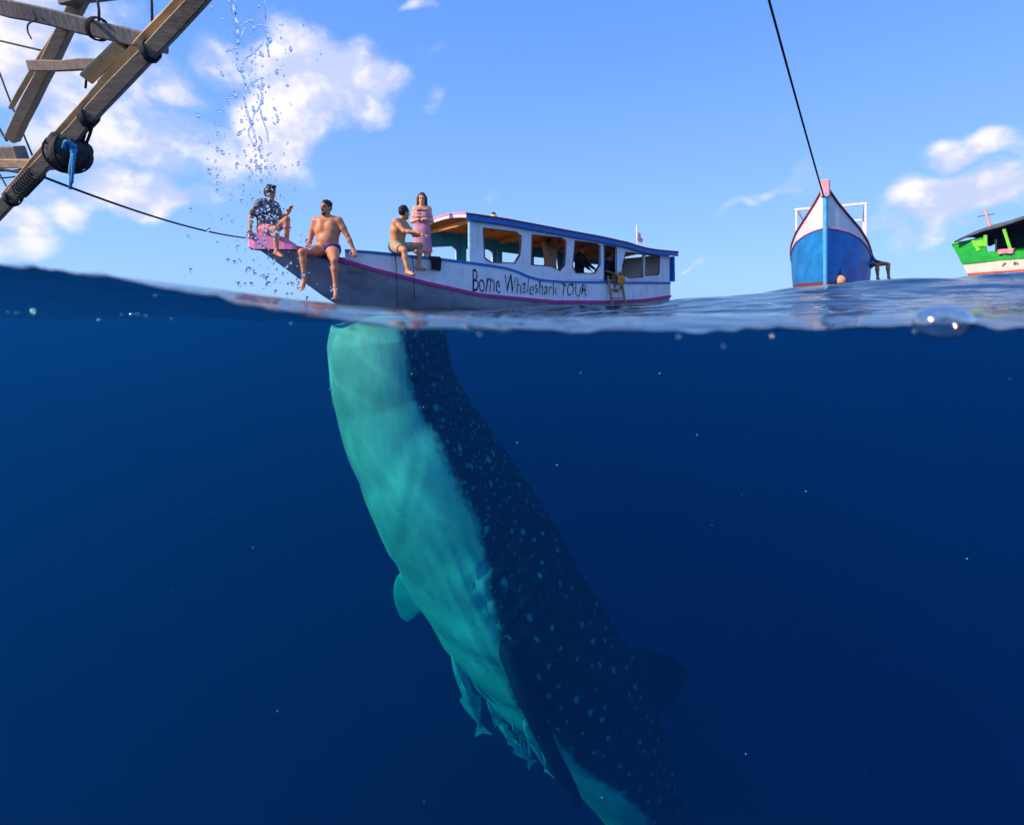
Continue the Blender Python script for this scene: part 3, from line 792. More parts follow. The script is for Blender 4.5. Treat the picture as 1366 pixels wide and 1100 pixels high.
def human(label, loc, yaw, q, sk, outfit=(), hair=None, hairmat=None, step=.0095, beard=False, group=None, drop=None):
    P, B = human_prims(q); s = q.get('scale', 1.0)
    root = empty('person', loc, R(yaw)); root.scale = (s, s, s); tag(root, label, 'person', group)
    V, Q = sdf_mesh(P, step)
    body = mesh('body', V, Q, [sk, M_feat, M_lip, hairmat or HAIR_dark], root, True)
    hc, f, u, l = B.head
    C = V[Q].mean(1); mi = np.zeros(len(Q), dtype=np.int32)
    def near(c, r, sq=(1, 1, 1)):
        d = C - np.array(c); loc_ = np.stack([d @ np.array(l), d @ np.array(f), d @ np.array(u)], -1) / np.array(sq)
        return np.sqrt((loc_ ** 2).sum(1)) < r
    for sd in (-1, 1):
        mi[near(hc + f * .085 + l * .033 * sd + u * .018, .013, (1.3, 2, .8))] = 1
        mi[near(hc + f * .085 + l * .034 * sd + u * .048, .012, (1.9, 2, .5))] = 3
    mi[near(hc + f * .085 - u * .052, .014, (1.9, 2, .6))] = 2
    if beard:
        mi[near(hc + f * .06 - u * .088, .036, (1.3, 1, .75)) & (mi == 0)] = 3
        mi[near(hc + f * .085 - u * .034, .012, (2.4, 2, .5)) & (mi == 0)] = 3
    body.data.polygons.foreach_set('material_index', mi)
    def infl(ps, r): return [((p[0], p[1], p[2], p[3] + r, p[4] + r) + tuple(p[5:])) if p[0] == 'c' else (p[0], p[1], tuple(x + r for x in p[2]), p[3]) + tuple(p[4:]) for p in ps]
    T = P[B.torso[0]:B.torso[1]]
    cs = max(step, .011)
    for o in outfit:
        kind, mat = o[0], o[1]; arg = o[2] if len(o) > 2 else None
        if kind in ('briefs', 'shorts'):
            L = (.14 if kind == 'briefs' else (arg or .6)); ps = infl(T[:1], .016)
            for sd in (-1, 1):
                h0, k0, a0 = B.thigh[sd]; e = h0.lerp(k0, L); ps.append(('c', tuple(h0), tuple(e), .104 * q.get('girth', 1), (.100 if kind == 'briefs' else .092) * q.get('girth', 1), .04))
            cut = []
            for sd in (-1, 1):
                h0, k0, a0 = B.thigh[sd]; e = h0.lerp(k0, L + .06); n_ = (k0 - h0).normalized()
                # open leg hems: cut across the thigh on its own side
                cut.append(lambda X, Y, Z, e=e, n_=n_, sd=sd: np.where(X * sd > 0, (X - e.x) * n_.x + (Y - e.y) * n_.y + (Z - e.z) * n_.z, -1))
            if kind == 'briefs': cut.append(lambda X, Y, Z: Z - .085); ps += infl([T[1], T[5]], .010)
            else:
                ps += infl([T[1]], .012); cut.append(lambda X, Y, Z: Z - .10)
            V2, Q2 = sdf_mesh(ps, cs, cut); mesh('briefs' if kind == 'briefs' else 'shorts', V2, Q2, mat, root, True)
        if kind in ('shirt', 'dress'):
            ps = infl(T, .020)
            if kind == 'shirt' or arg == 'sleeves':
                for sd in (-1, 1):
                    a0, e0, w0 = B.arm[sd]; ps.append(('c', tuple(a0), tuple(a0.lerp(e0, .75)), .074, .070, .03))
            cut = []
            if kind == 'dress':
                ps += [('c', (0, 0, 0), (0, .02, -.42), .15, .20, .05), ('c', (.05, 0, -.05), (.09, 0, -.45), .12, .13, .05), ('c', (-.05, 0, -.05), (-.09, 0, -.45), .12, .13, .05)]
                nz = hc.z - .30; cut = [lambda X, Y, Z: Z - (nz + .035), lambda X, Y, Z: -.46 - Z]
            V2, Q2 = sdf_mesh(ps, cs, cut); mesh(kind, V2, Q2, mat, root, True)
        if kind == 'trousers':
            ps = infl(T[:1], .015)
            for sd in (-1, 1):
                h0, k0, a0 = B.thigh[sd]; ps += [('c', tuple(h0), tuple(k0), .105, .072, .04), ('c', tuple(k0), tuple(a0), .072, .055, .03)]
            V2, Q2 = sdf_mesh(ps, cs, [lambda X, Y, Z: Z - .06]); mesh('trousers', V2, Q2, mat, root, True)
        if kind == 'sleeves':
            for sd in (-1, 1):
                a0, e0, w0 = B.arm[sd]; V2, Q2 = sdf_mesh([('c', tuple(a0), tuple(e0), .072, .055, .03), ('c', tuple(e0), tuple(w0), .055, .040, .03)], cs); mesh('sleeve', V2, Q2, mat, root, True)
        if kind == 'top_band':
            z0 = hc.z - .255
            V2, Q2 = sdf_mesh(infl(T, .016), cs, [lambda X, Y, Z: np.maximum(np.abs(Z - z0) - .03, np.abs(X) - .11)]); mesh('bikini_top', V2, Q2, mat, root, True)
    if hair:
        Mh = (tuple(l), tuple(f), tuple(u)); grow = {'cap': .014, 'crop': .005, 'short': .010}.get(hair, .016)
        ps = [('e', tuple(hc + u * .040 - f * .018), (.077 + grow, .097 + grow, .102 + grow * 1.25), Mh, .02)]
        pl = (f * .74 - u * .67).normalized(); off = .012 if hair != 'crop' else -.002
        cut = [lambda X, Y, Z: (X - hc.x) * pl.x + (Y - hc.y) * pl.y + (Z - hc.z) * pl.z - off]
        if hair == 'long':
            cut = [lambda X, Y, Z: np.where((((X - hc.x) * f.x + (Y - hc.y) * f.y + (Z - hc.z) * f.z) > .03) & (np.abs((X - hc.x) * l.x + (Y - hc.y) * l.y) < .066) & ((Z - hc.z) < .085), .02, -1.)]
            for sd in (-1, 1):
                ps += [('c', tuple(hc + l * .075 * sd + u * .03 - f * .01), tuple(hc + l * .094 * sd - u * .15 + f * .015), .040, .028, .04)]
            ps += [('c', tuple(hc - f * .06 + u * .02), tuple(hc - f * .07 - u * .16), .075, .06, .05)]
        if hair in ('short', 'crop'):
            r_ = np.random.default_rng(4)
            for k in range(26):
                d = (u * r_.uniform(.2, 1.3) + l * r_.uniform(-1, 1) - f * r_.uniform(-.5, 1)).normalized(); e_ = .006 if hair == 'crop' else .014
                ps.append(('c', tuple(hc + u * .04 - f * .015 + d * .085), tuple(hc + u * .04 - f * .015 + d * (.095 + e_) + u * .006), .018, .010, .012))
        if hair == 'tuft':
            for k in range(16):
                r_ = np.random.default_rng(k); d = (u * 1.2 + l * r_.uniform(-.8, .8) + f * r_.uniform(-.7, .9)).normalized(); ps.append(('c', tuple(hc + u * .04 + d * .09), tuple(hc + u * .045 + d * .135), .024, .012, .02))
            off = .02
        V2, Q2 = sdf_mesh(ps, max(step * .9, .008), cut); mesh('hair' if hair != 'cap' else 'cap', V2, Q2, hairmat or HAIR_dark, root, True)
    return root
# ------------------------------------------------------------------ the white tour boat
M_white = paint('boat_white_paint', (.88, .83, .86), .42, .06, 3, .12, 30, dirt=(.42, .36, .34), dirt_amt=.5, spec=.4)
M_hullgrey = paint('boat_hull_grey', (.44, .43, .48), .35, .22, 2.5, .25, 14, dirt=(.55, .55, .56), dirt_amt=.5, spec=.5)
M_magenta = paint('magenta_paint', (.62, .035, .24), .4, .15, 6, .1)
M_pink = paint('pink_paint', (.86, .28, .52), .4, .1, 6, .1)
M_blue = paint('blue_paint', (.015, .16, .50), .4, .15, 6, .1)
M_teal = paint('teal_paint', (.03, .36, .52), .45, .15, 5, .1)
M_cyan = paint('cyan_paint', (.22, .62, .74), .45, .12, 5, .1)
M_darkred = paint('dark_red_trim', (.22, .03, .06), .45, .15, 6, .1)
M_orange = wood('orange_varnished_planks', (.92, .40, .06), (.80, .28, .03), (1, 14, 1), .45)
M_roof = paint('roof_felt', (.50, .48, .52), .7, .15, 4, .3)
M_deck = wood('deck_planks', (.34, .24, .17), (.22, .15, .10), (1, 12, 1))
M_ink = paint('black_lettering', (.012, .014, .03), .6, .1, 8, 0)
M_wood = wood('raw_timber', (.50, .30, .15), (.36, .20, .10), (8, 8, 1))
M_black = paint('black_cloth', (.010, .012, .016), .8, .3, 10, .5, 50)
M_rope = paint('dark_rope', (.030, .034, .045), .8, .4, 30, .5, 120)

BO = Vector((-1.495, 11.91, 0)); BR = R(34)
boat = empty('tour_boat', BO, BR)
tag(boat, 'white cabin boat with pink bow, blue trim and hand-painted name, people on its foredeck', 'boat')
Bm = Matrix.Translation(BO) @ Matrix.Rotation(BR, 4, 'Z')
def BW(x, y, z): return Bm @ Vector((x, y, z))
KX = [-3.94, -3.7, -3.2, -2.5, -1.5, -.5, 0, 5, 6.45]; KB = [.05, .2, .5, .78, 1.0, 1.09, 1.1, 1.1, 1.02]
def hb(x): return float(np.interp(x, KX, KB))
RX = [-3.94, -3.7, -3.48, -3.25, -2.76, -1.97, -.95, .24, 2.27, 4, 5.34, 6.45]; RZ = [1.27, 1.26, 1.20, 1.15, 1.0, .77, .53, .31, .17, .17, .22, .33]
def rz_(x): return float(np.interp(x, RX, RZ))
CX = [-2.5, -1.97, -1.41, -.79, 0, .42, .9, 1.2, 1.5, 1.8, 2.5, 3.44, 5.04, 6.45]; CZ = [1.12, 1.10, 1.06, 1.03, .975, .945, .90, .83, .73, .665, .635, .65, .67, .70]
def cz_(x): return float(np.interp(x, CX, CZ))
# hull below the rail
HS = []
xs_ = list(np.linspace(-3.94, -2.2, 14)) + list(np.linspace(-1.9, 6.45, 22))
for x in xs_:
    t = (x + 3.94) / 10.39
    zk = float(np.interp(x, [-3.94, -3.4, -2.7, -2.2, -1.5, 0, 6.45], [1.18, .78, .26, -.05, -.35, -.5, -.45]))
    bw = hb(x) * float(np.interp(x, [-3.94, -2.6, -1.5, 0, 3], [.35, .38, .55, .78, .86]))
    zr = rz_(x); zc = zk + (zr - zk) * .42
    sec = []
    for s in (-1, 1):
        pts = [(s * hb(x), zr), (s * (hb(x) * .80 + bw * .20), zr * .66 + zc * .34), (s * (hb(x) * .35 + bw * .65), zr * .25 + zc * .75), (s * bw, zc), (s * bw * .62, zk * .7 + zc * .3)]
        sec.append(pts)
    ring_ = [(x, y, z) for y, z in sec[0]] + [(x, 0, zk)] + [(x, y, z) for y, z in reversed(sec[1])]
    HS.append(ring_)
v = [p for r_ in HS for p in r_]; k = len(HS[0]); f = []
for i in range(len(HS) - 1):
    for q in range(k - 1): f.append((i * k + q, (i + 1) * k + q, (i + 1) * k + q + 1, i * k + q + 1))
f.append(tuple(range(k))); f.append(tuple((len(HS) - 1) * k + q for q in range(k - 1, -1, -1)))
hull = fix(mesh('hull', v, f, M_hullgrey, boat, True, None, 40))
def strip(name, xs, zlo, zhi, off, t, mat, parent=boat, side=-1):
    """a board that follows the side of the boat"""
    v = []; f = []
    for x in xs:
        b = hb(x) + off
        for (bb_, zz) in ((b, zlo(x)), (b + t, zlo(x)), (b + t, zhi(x)), (b, zhi(x))): v.append((x, side * bb_, zz))
    n = len(xs)
    for i in range(n - 1):
        for q in range(4): f.append((i * 4 + q, i * 4 + (q + 1) % 4, (i + 1) * 4 + (q + 1) % 4, (i + 1) * 4 + q))
    f.append((0, 1, 2, 3)); f.append(tuple((n - 1) * 4 + q for q in (3, 2, 1, 0)))
    return fix(mesh(name, v, f, mat, parent))
bx_ = np.concatenate([np.linspace(-2.5, 0, 12), np.linspace(.2, 6.45, 26)])
for sd in (-1, 1):
    strip('bulwark', bx_, lambda x: rz_(x) + .01, lambda x: cz_(x) - .02, -.03, .035, M_white, boat, sd)
    strip('rub_rail', np.concatenate([np.linspace(-3.75, 0, 20), np.linspace(.2, 6.45, 22)]), lambda x: rz_(x) - .035, lambda x: rz_(x) + .03, -.02, .055, M_magenta, boat, sd)
    strip('gunwale_cap', bx_, lambda x: cz_(x) - .03, lambda x: cz_(x) + .022, -.05, .075, M_blue, boat, sd)
# pink bow block
bowb = MB()
bs = []
for x, w, z0, z1 in ((-4.04, .05, 1.16, 1.36), (-3.96, .13, 1.12, 1.40), (-3.75, .24, 1.12, 1.40), (-3.5, .40, 1.12, 1.34), (-3.3, .48, 1.12, 1.20)):
    bs.append([(x, -w, z0), (x, w, z0), (x, w, z1), (x, w * .6, z1 + .02), (x, -w * .6, z1 + .02), (x, -w, z1)])
v = [p for r_ in bs for p in r_]; f = []
for i in range(4):
    for q in range(6): f.append((i * 6 + q, i * 6 + (q + 1) % 6, i * 6 + 6 + (q + 1) % 6, i * 6 + 6 + q))
f += [tuple(range(5, -1, -1)), tuple(24 + q for q in range(6))]
fix(mesh('bow_block', v, f, M_pink, boat))
# decks
def deck(name, xs, zf, inset, mat):
    v = []; f = []
    for x in xs: v += [(x, -max(.02, hb(x) - inset), zf(x)), (x, max(.02, hb(x) - inset), zf(x)), (x, max(.02, hb(x) - inset), zf(x) - .04), (x, -max(.02, hb(x) - inset), zf(x) - .04)]
    for i in range(len(xs) - 1):
        for q in range(4): f.append((i * 4 + q, i * 4 + (q + 1) % 4, (i + 1) * 4 + (q + 1) % 4, (i + 1) * 4 + q))
    f += [(3, 2, 1, 0), tuple((len(xs) - 1) * 4 + q for q in range(4))]
    return fix(mesh(name, v, f, mat, boat))
deck('foredeck', np.linspace(-3.4, -2.45, 8), lambda x: rz_(x) - .03, .03, M_deck)
deck('deck', np.linspace(-2.42, -.02, 10), lambda x: .76, .04, M_deck)
deck('cabin_floor', np.linspace(.0, 6.4, 6), lambda x: .30, .04, M_deck)
# cabin walls with openings
RFX = [-.15, 0, .77, 1.83, 2.72, 3.7, 4.62, 5.0, 5.4, 5.9, 6.6]; RFZ = [1.975, 1.97, 1.95, 1.88, 1.82, 1.76, 1.675, 1.61, 1.565, 1.55, 1.55]
def rf_(x): return float(np.interp(x, RFX, RFZ))
OPEN = [[(.33, 1.72), (1.16, 1.70), (1.30, 1.61), (1.26, 1.21), (1.12, 1.03), (.52, 1.02), (.37, 1.11)],
        [(1.62, 1.67), (2.45, 1.66), (2.60, 1.59), (2.56, 1.05), (2.40, .90), (2.20, 1.00), (1.60, 1.01)],
        [(2.90, 1.62), (3.57, 1.60), (3.70, 1.53), (3.70, 1.11), (3.52, .88), (2.93, .87), (2.82, 1.02)],
        [(3.85, 1.58), (4.27, 1.56), (4.27, .72), (3.85, .72)],
        [(4.62, 1.44), (5.28, 1.42), (5.26, .84), (4.76, .80), (4.48, .89), (4.50, 1.08)],
        [(5.38, 1.42), (5.98, 1.40), (5.95, .96), (5.86, .91), (5.38, .88)]]
xw = [0, .4, .9, 1.2, 1.5, 1.8, 2.5, 3.44, 5.04, 6.42]
outer = [(x, cz_(x) + .012) for x in xw] + [(x, rf_(x) - .06) for x in reversed([0, .77, 1.83, 2.72, 3.7, 4.62, 5.0, 5.4, 5.9, 6.42])]
v, f = plate(outer, OPEN, .035, -1.10)
v = [(x, y + (1.10 - hb(x)), z) for x, y, z in v]
wall = fix(mesh('cabin_wall', v, f, M_white, boat))
for q in OPEN:
    m = len(q); c = (sum(p[0] for p in q) / m, sum(p[1] for p in q) / m)
    o_ = [(p[0] + (.022 if p[0] > c[0] else -.022), p[1] + (.022 if p[1] > c[1] else -.022)) for p in q]
    vv, ff = plate(o_, [q], .05, -1.107); vv = [(x, y + (1.10 - hb(x)), z) for x, y, z in vv]
    fix(mesh('window_frame' if q is not OPEN[3] else 'door_frame', vv, ff, M_blue if q is OPEN[3] else M_darkred, wall))
FO = [[(.12, 1.50), (.70, 1.56), (.82, 1.48), (.82, 1.02), (.12, 1.02)], [(1.12, 1.52), (1.78, 1.54), (1.9, 1.46), (1.9, 1.0), (1.05, 1.0), (1.05, 1.45)],
      [(2.2, 1.5), (2.95, 1.46), (2.95, .96), (2.2, .96)], [(3.25, 1.42), (4.1, 1.4), (4.1, .95), (3.25, .95)], [(4.5, 1.36), (5.7, 1.30), (5.7, .95), (4.5, .95)]]
v, f = plate(outer, FO, .035, 1.065); fw = fix(mesh('cabin_wall', [(x, y - (1.10 - hb(x)), z) for x, y, z in v], f, M_white, boat))
outer2 = [(x, cz_(x) + .02) for x in xw] + [(x, rf_(x) - .065) for x in reversed([0, .77, 1.83, 2.72, 3.7, 4.62, 5.0, 5.4, 5.9, 6.42])]
v, f = plate(outer2, FO, .012, 1.050); fix(mesh('wall_lining', [(x, y - (1.10 - hb(x)), z) for x, y, z in v], f, M_teal, fw))
for y_, mt in ((-1.06, M_cyan), (1.03, M_teal)):
    MB().beam((.03, y_, cz_(0)), (.03, y_, 1.90), .07, .09, (1, 0, 0), .008).build('corner_post', mt, boat)
for x_ in (1.0, 2.05, 3.1, 4.3):
    MB().beam((x_, 1.0, .6), (x_, 1.0, rf_(x_) - .1), .08, .12, (1, 0, 0), .008).build('cabin_post', M_teal, boat)
MB().box((.0, 0, .86), (.05, 2.1, .22), None, .005).build('front_coaming', M_teal, boat)
# bench inside and the stern bulkhead
MB().box((2.8, .75, .62), (4.6, .42, .06), None, .01).build('bench', M_orange, boat)
fix(mesh('stern_bulkhead', [(6.40, -1.0, .3), (6.40, 1.0, .3), (6.40, 1.0, 1.5), (6.40, -1.0, 1.5), (6.44, -1.0, .3), (6.44, 1.0, .3), (6.44, 1.0, 1.5), (6.44, -1.0, 1.5)],
         [(0, 1, 2, 3), (7, 6, 5, 4), (0, 4, 5, 1), (3, 2, 6, 7), (0, 3, 7, 4), (1, 5, 6, 2)], M_white, boat))
MB().beam((6.56, -.98, .74), (6.54, -.98, 1.44), .22, .05, (1, 0, 0), .01).build('stern_board', M_blue, boat)
MB().beam((6.5, 1.0, .74), (6.5, 1.0, 1.44), .22, .05, (1, 0, 0), .01).build('stern_board', M_blue, boat)
# roof
rx = np.linspace(-.12, 6.58, 28); ry = np.linspace(-1.17, 1.17, 9)
def roofsurf(dz): return [(x, y, rf_(x) + .10 * (1 - (y / 1.17) ** 2) + dz) for x in rx for y in ry]
v = roofsurf(.0) + roofsurf(-.04); n9 = len(ry); N_ = len(rx) * n9; f = []
for i in range(len(rx) - 1):
    for q in range(n9 - 1):
        a = i * n9 + q; f.append((a, a + 1, a + n9 + 1, a + n9)); f.append((N_ + a, N_ + a + n9, N_ + a + n9 + 1, N_ + a + 1))
for i in range(len(rx) - 1):
    for q in (0, n9 - 1): a = i * n9 + q; f.append((a, a + n9, N_ + a + n9, N_ + a))
for q in range(n9 - 1):
    for i in (0, len(rx) - 1): a = i * n9 + q; f.append((a, a + 1, N_ + a + 1, N_ + a))
roof = fix(mesh('roof', v, f, M_roof, boat, True, None, 40))
for sd in (-1, 1):
    def rstrip(name, d0, d1, t, mat):
        v = []; f = []
        for x in rx:
            for (yy, zz) in ((1.172, rf_(x) + d0), (1.172 + t, rf_(x) + d0), (1.172 + t, rf_(x) + d1), (1.172, rf_(x) + d1)): v.append((x, sd * yy, zz))
        n = len(rx)
        for i in range(n - 1):
            for q in range(4): f.append((i * 4 + q, i * 4 + (q + 1) % 4, (i + 1) * 4 + (q + 1) % 4, (i + 1) * 4 + q))
        f += [(0, 1, 2, 3), tuple((n - 1) * 4 + q for q in (3, 2, 1, 0))]
        fix(mesh(name, v, f, mat, roof))
    rstrip('fascia', -.115, -.012, .022, M_blue); rstrip('roof_edge', -.008, .028, .034, M_darkred)
def frontstrip(name, d0, d1, t, mat):
    v = []; f = []
    for y in np.linspace(-1.19, 1.19, 9):
        z = rf_(-.1) + .10 * (1 - (y / 1.19) ** 2)
        v += [(-.125 - t, y, z + d0), (-.125, y, z + d0), (-.125, y, z + d1), (-.125 - t, y, z + d1)]
    for i in range(8):
        for q in range(4): f.append((i * 4 + q, i * 4 + (q + 1) % 4, i * 4 + 4 + (q + 1) % 4, i * 4 + 4 + q))
    f += [(0, 1, 2, 3), (35, 34, 33, 32)]
    fix(mesh(name, v, f, mat, roof))
frontstrip('front_trim', -.01, .035, .03, M_pink); frontstrip('front_fascia', -.075, -.014, .02, M_white)
# varnished ceiling boards, each lengthwise, with cross beams under them
for k in range(8):
    y0 = -1.02 + k * .257; v = []; f = []
    for x in np.linspace(.0, 6.38, 14):
        for (yy, dz) in ((y0 + .006, -.045), (y0 + .25, -.045), (y0 + .25, -.06), (y0 + .006, -.06)): v.append((x, yy, rf_(x) + .10 * (1 - (yy / 1.17) ** 2) + dz))
    for i in range(13):
        for q in range(4): f.append((i * 4 + q, i * 4 + (q + 1) % 4, i * 4 + 4 + (q + 1) % 4, i * 4 + 4 + q))
    f += [(0, 1, 2, 3), (55, 54, 53, 52)]
    fix(mesh('ceiling_board', v, f, M_orange, roof))
for x_ in (.1, 1.1, 2.1, 3.1, 4.1, 5.1):
    MB().beam((x_, -1.04, rf_(x_) - .10), (x_, 1.03, rf_(x_) - .10), .06, .09, (0, 0, 1), .008).build('ceiling_beam', M_orange, roof)
# flag staff at the stern
fs = MB().tube([(6.35, .1, 1.6), (6.33, .1, 2.45)], .022, 8).build('flag_staff', M_white, boat, True, 40)
M_flag = paint('faded_red_white_flag', (.80, .42, .48), .8, .25, 8, .3)
v = []; f = []
for i in range(9):
    for j_ in range(7):
        v.append((6.36 + .026 * i - .006 * j_ * (i / 8), .1 + .035 * math.sin(i * 1.2 + j_ * .5), 2.30 - .052 * j_ * (1 - .55 * i / 8) - .03 * i))
for i in range(8):
    for j_ in range(6): f.append((i * 7 + j_, i * 7 + j_ + 1, i * 7 + j_ + 8, i * 7 + j_ + 7))
fl = mesh('flag', v, f, M_flag, fs, True); sm = fl.modifiers.new('thickness', 'SOLIDIFY'); sm.thickness = .006
# small lamp on the roof
lm = MB().tube([(.80, -.75, 2.0), (.80, -.75, 2.05), (.80, -.75, 2.11)], [.10, .10, .06], 12).build('roof_lamp', paint('peach_lamp_body', (.80, .48, .32), .5), boat, True, 40)
MB().ball((.80, -.75, 2.13), (.05, .05, .035)).build('lamp_cap', M_black, lm, True)
# hand-painted name along the side
def lettering(text, x0, x1, zb, zt, y, mat, parent, name='lettering', offset=-.009):
    cu = bpy.data.curves.new('lettering', 'FONT'); cu.body = text; cu.extrude = 0; cu.offset = offset; cu.resolution_u = 3
    to = bpy.data.objects.new('lettering', cu); col.objects.link(to)
    dg = bpy.context.evaluated_depsgraph_get(); me = bpy.data.meshes.new_from_object(to.evaluated_get(dg)); bpy.data.objects.remove(to); bpy.data.curves.remove(cu)
    co = np.zeros(len(me.vertices) * 3); me.vertices.foreach_get('co', co); co = co.reshape(-1, 3)
    x = (co[:, 0] - co[:, 0].min()) / np.ptp(co[:, 0]); h = np.clip((co[:, 1]) / .70, -.25, 1.05)
    X = x0 + (x1 - x0) * x
    zb_ = np.interp(x, np.linspace(0, 1, len(zb)), zb); zt_ = np.interp(x, np.linspace(0, 1, len(zt)), zt)
    k_ = np.floor(x * len(text)); wob = .016 * np.sin(k_ * 2.7) + .012 * np.sin(x * 61) + .006 * np.sin(x * 173 + h * 5); h = h * (1 + .10 * np.sin(k_ * 4.1)); X = X + .012 * np.sin(h * 6 + k_ * 1.9) + .006 * np.sin(h * 17 + x * 50)
    Z = zb_ + (zt_ - zb_) * h + wob
    me.vertices.foreach_set('co', np.stack([X + (h * .02), np.full_like(X, y), Z], -1).ravel()); me.materials.clear(); me.materials.append(mat); me.update()
    return link(bpy.data.objects.new(name, me), parent)
lettering('Bome Whaleshark TOUR', .05, 3.25, (.37, .34, .30), (.86, .66, .56), -1.112, M_ink, boat)
# loose things on and against the boat
T_ = empty('boarding_ladder', BW(4.2, -1.2, -.3), BR); tag(T_, 'small wooden boarding ladder hooked below the cabin door of the white boat', 'ladder')
for x_ in (-.24, .22):
    MB().beam((x_ - .03, .06, 1.12), (x_ + .06, -.10, .0), .05, .045, (1, 0, 0), .006).build('rail', M_wood, T_)
for k in range(5):
    t = .1 + k * .2; MB().beam((-.24 - .03 + .09 * (1 - t), .06 * t - .1 * (1 - t), 1.12 * t), (.22 + .09 * (1 - t) - .03, .06 * t - .1 * (1 - t), 1.12 * t), .045, .03, (0, 0, 1), .005).build('rung', M_wood, T_)
def cloth(name, label, cat, origin, rot, w, h, mat, seed=1, over=.06):
    r_ = np.random.default_rng(seed); v = []; f = []; nx_, nz_ = 13, 13
    for i in range(nx_):
        for k in range(nz_):
            u = i / (nx_ - 1); t = k / (nz_ - 1); d = .025 * math.sin(u * 9 + seed) * t + .012 * math.sin(u * 21 + t * 4)
            v.append((w * (u - .5) * (1 - .08 * t), -.03 - d - .015 * t if t > .12 else over * (1 - t / .12) * .8 - .03 * t / .12, -h * t * (1 + .06 * math.sin(u * 7 + seed))))
    for i in range(nx_ - 1):
        for k in range(nz_ - 1): f.append((i * nz_ + k, i * nz_ + k + 1, (i + 1) * nz_ + k + 1, (i + 1) * nz_ + k))
    o = mesh(name, v, f, mat, None, True); o.location = origin; o.rotation_euler = (0, 0, rot); s_ = o.modifiers.new('thickness', 'SOLIDIFY'); s_.thickness = .012; s_.offset = 1
    return tag(o, label, cat)
cloth('towel', 'black cloth hung over the blue gunwale beside the woman in pink', 'towel', BW(-.80, -hb(-.8) - .035, 1.065), BR, .24, .27, M_black, 2)
M_stripe = paint('orange_striped_cloth', (.80, .28, .04), .8, .5, 14, .3, stretch=(6, 1, 1))
cloth('towel', 'orange striped cloth hung over the top of the boarding ladder', 'towel', BW(4.30, -1.20, .84), BR, .26, .22, M_stripe, 5)
for x_, ln, lab in ((-1.62, .75, 'thin dark cord hanging down the hull below the seated shirtless man'), (-1.28, .62, 'thin dark cord hanging beside the foot of the man in beige shorts')):
    pts = [(x_, -hb(x_) - .055, cz_(x_) - .01), (x_ + .02, -hb(x_) - .075, cz_(x_) - .3), (x_ + .03, -hb(x_) - .08, cz_(x_) - ln), (x_ + .06, -hb(x_) - .03, cz_(x_) - ln - .25)]
    o = MB().tube([BW(*p_) for p_ in smoothpath(pts, 5)], .008, 6).build('cord', M_rope, None, True); tag(o, lab, 'cord')

# ------------------------------------------------------------------ people on the tour boat
def shirt_pattern(name, c1, c2, sc_=22):
    m, g, out = newmat(name); p = g.node('ShaderNodeBsdfPrincipled'); co = g.node('ShaderNodeTexCoord').outputs['Object']
    n = g.noise(co, sc_, 3, .6, 1.2); g.put(p.inputs['Base Color'], g.mix(g.remap(n, .52, .58), tuple(c1) + (1,), tuple(c2) + (1,))); p.inputs['Roughness'].default_value = .8
    g.l.new(p.outputs[0], out.inputs[0]); return m
M_floral = shirt_pattern('floral_shirt', (.035, .04, .055), (.55, .55, .55)); M_redcheck = shirt_pattern('pink_red_shorts', (.62, .16, .20), (.78, .42, .45), 30)
M_navy = paint('navy_swimwear', (.02, .02, .22), .5, .2, 10, .2); M_beige = paint('beige_shorts', (.45, .36, .23), .85, .2, 12, .4)
M_pinkdress = paint('pink_dress', (.62, .27, .40), .85, .15, 9, .4, stretch=(3, 3, .4)); M_blk = paint('black_garment', (.012, .010, .014), .8, .3, 9, .3)
M_tan = paint('tan_garment', (.42, .26, .16), .85, .15, 8, .3); M_redcap = paint('red_cap', (.72, .02, .05), .7, .15, 9, .2)
def px_yaw(d): return d
# man at the bow
human('man in a dark floral shirt and pink shorts sitting on the pink bow block', at(357, 311, 9.80) + Vector((0, 0, .06)), 62,
      dict(spine=(0, .10, 1), chest=(0, -.22, 1), head=(12, -6), armL=((.10, -.45, -.9), (-.1, -.85, .35), (0, -.5, .8), (0, -1, -.3)), armR=((-.30, .42, -.85), (-.15, -.1, -1), (0, -.3, -1), (0, 1, 0)),
           legL=((.10, -.82, .45), (.05, .05, -1), (0, -1, -.05)), legR=((-.12, -1, -.05), (-.02, -.05, -1), (.1, -1, -.30)), girth=1.0),
      SK_mid, [('shirt', M_floral), ('shorts', M_redcheck, .62)], 'tuft', HAIR_dark)
# bare-chested man in briefs
human('bare-chested man in navy briefs sitting on the magenta rail, arms braced wide', at(437, 335, 9.72) + Vector((0, 0, .03)), -2,
      dict(spine=(-.03, .10, 1), chest=(.0, -.10, 1), head=(-22, -2), shoulder=.19, girth=1.16, belly=True, armL=((.52, -.02, -.86), (.42, .0, -.9), (.3, -.5, -.6), (0, 0, -1)), armR=((-.34, .08, -.93), (-.22, -.22, -.95), (-.3, -.4, -.7), (0, 0, -1)),
           scale=1.12, legL=((.36, -.80, -.48), (.06, -.02, -1), (.2, -.45, -.85)), legR=((-.42, -.88, -.16), (.10, .0, -1), (-.05, -.5, -.8))),
      SK_mid, [('briefs', M_navy)], 'crop', HAIR_dark, beard=True)
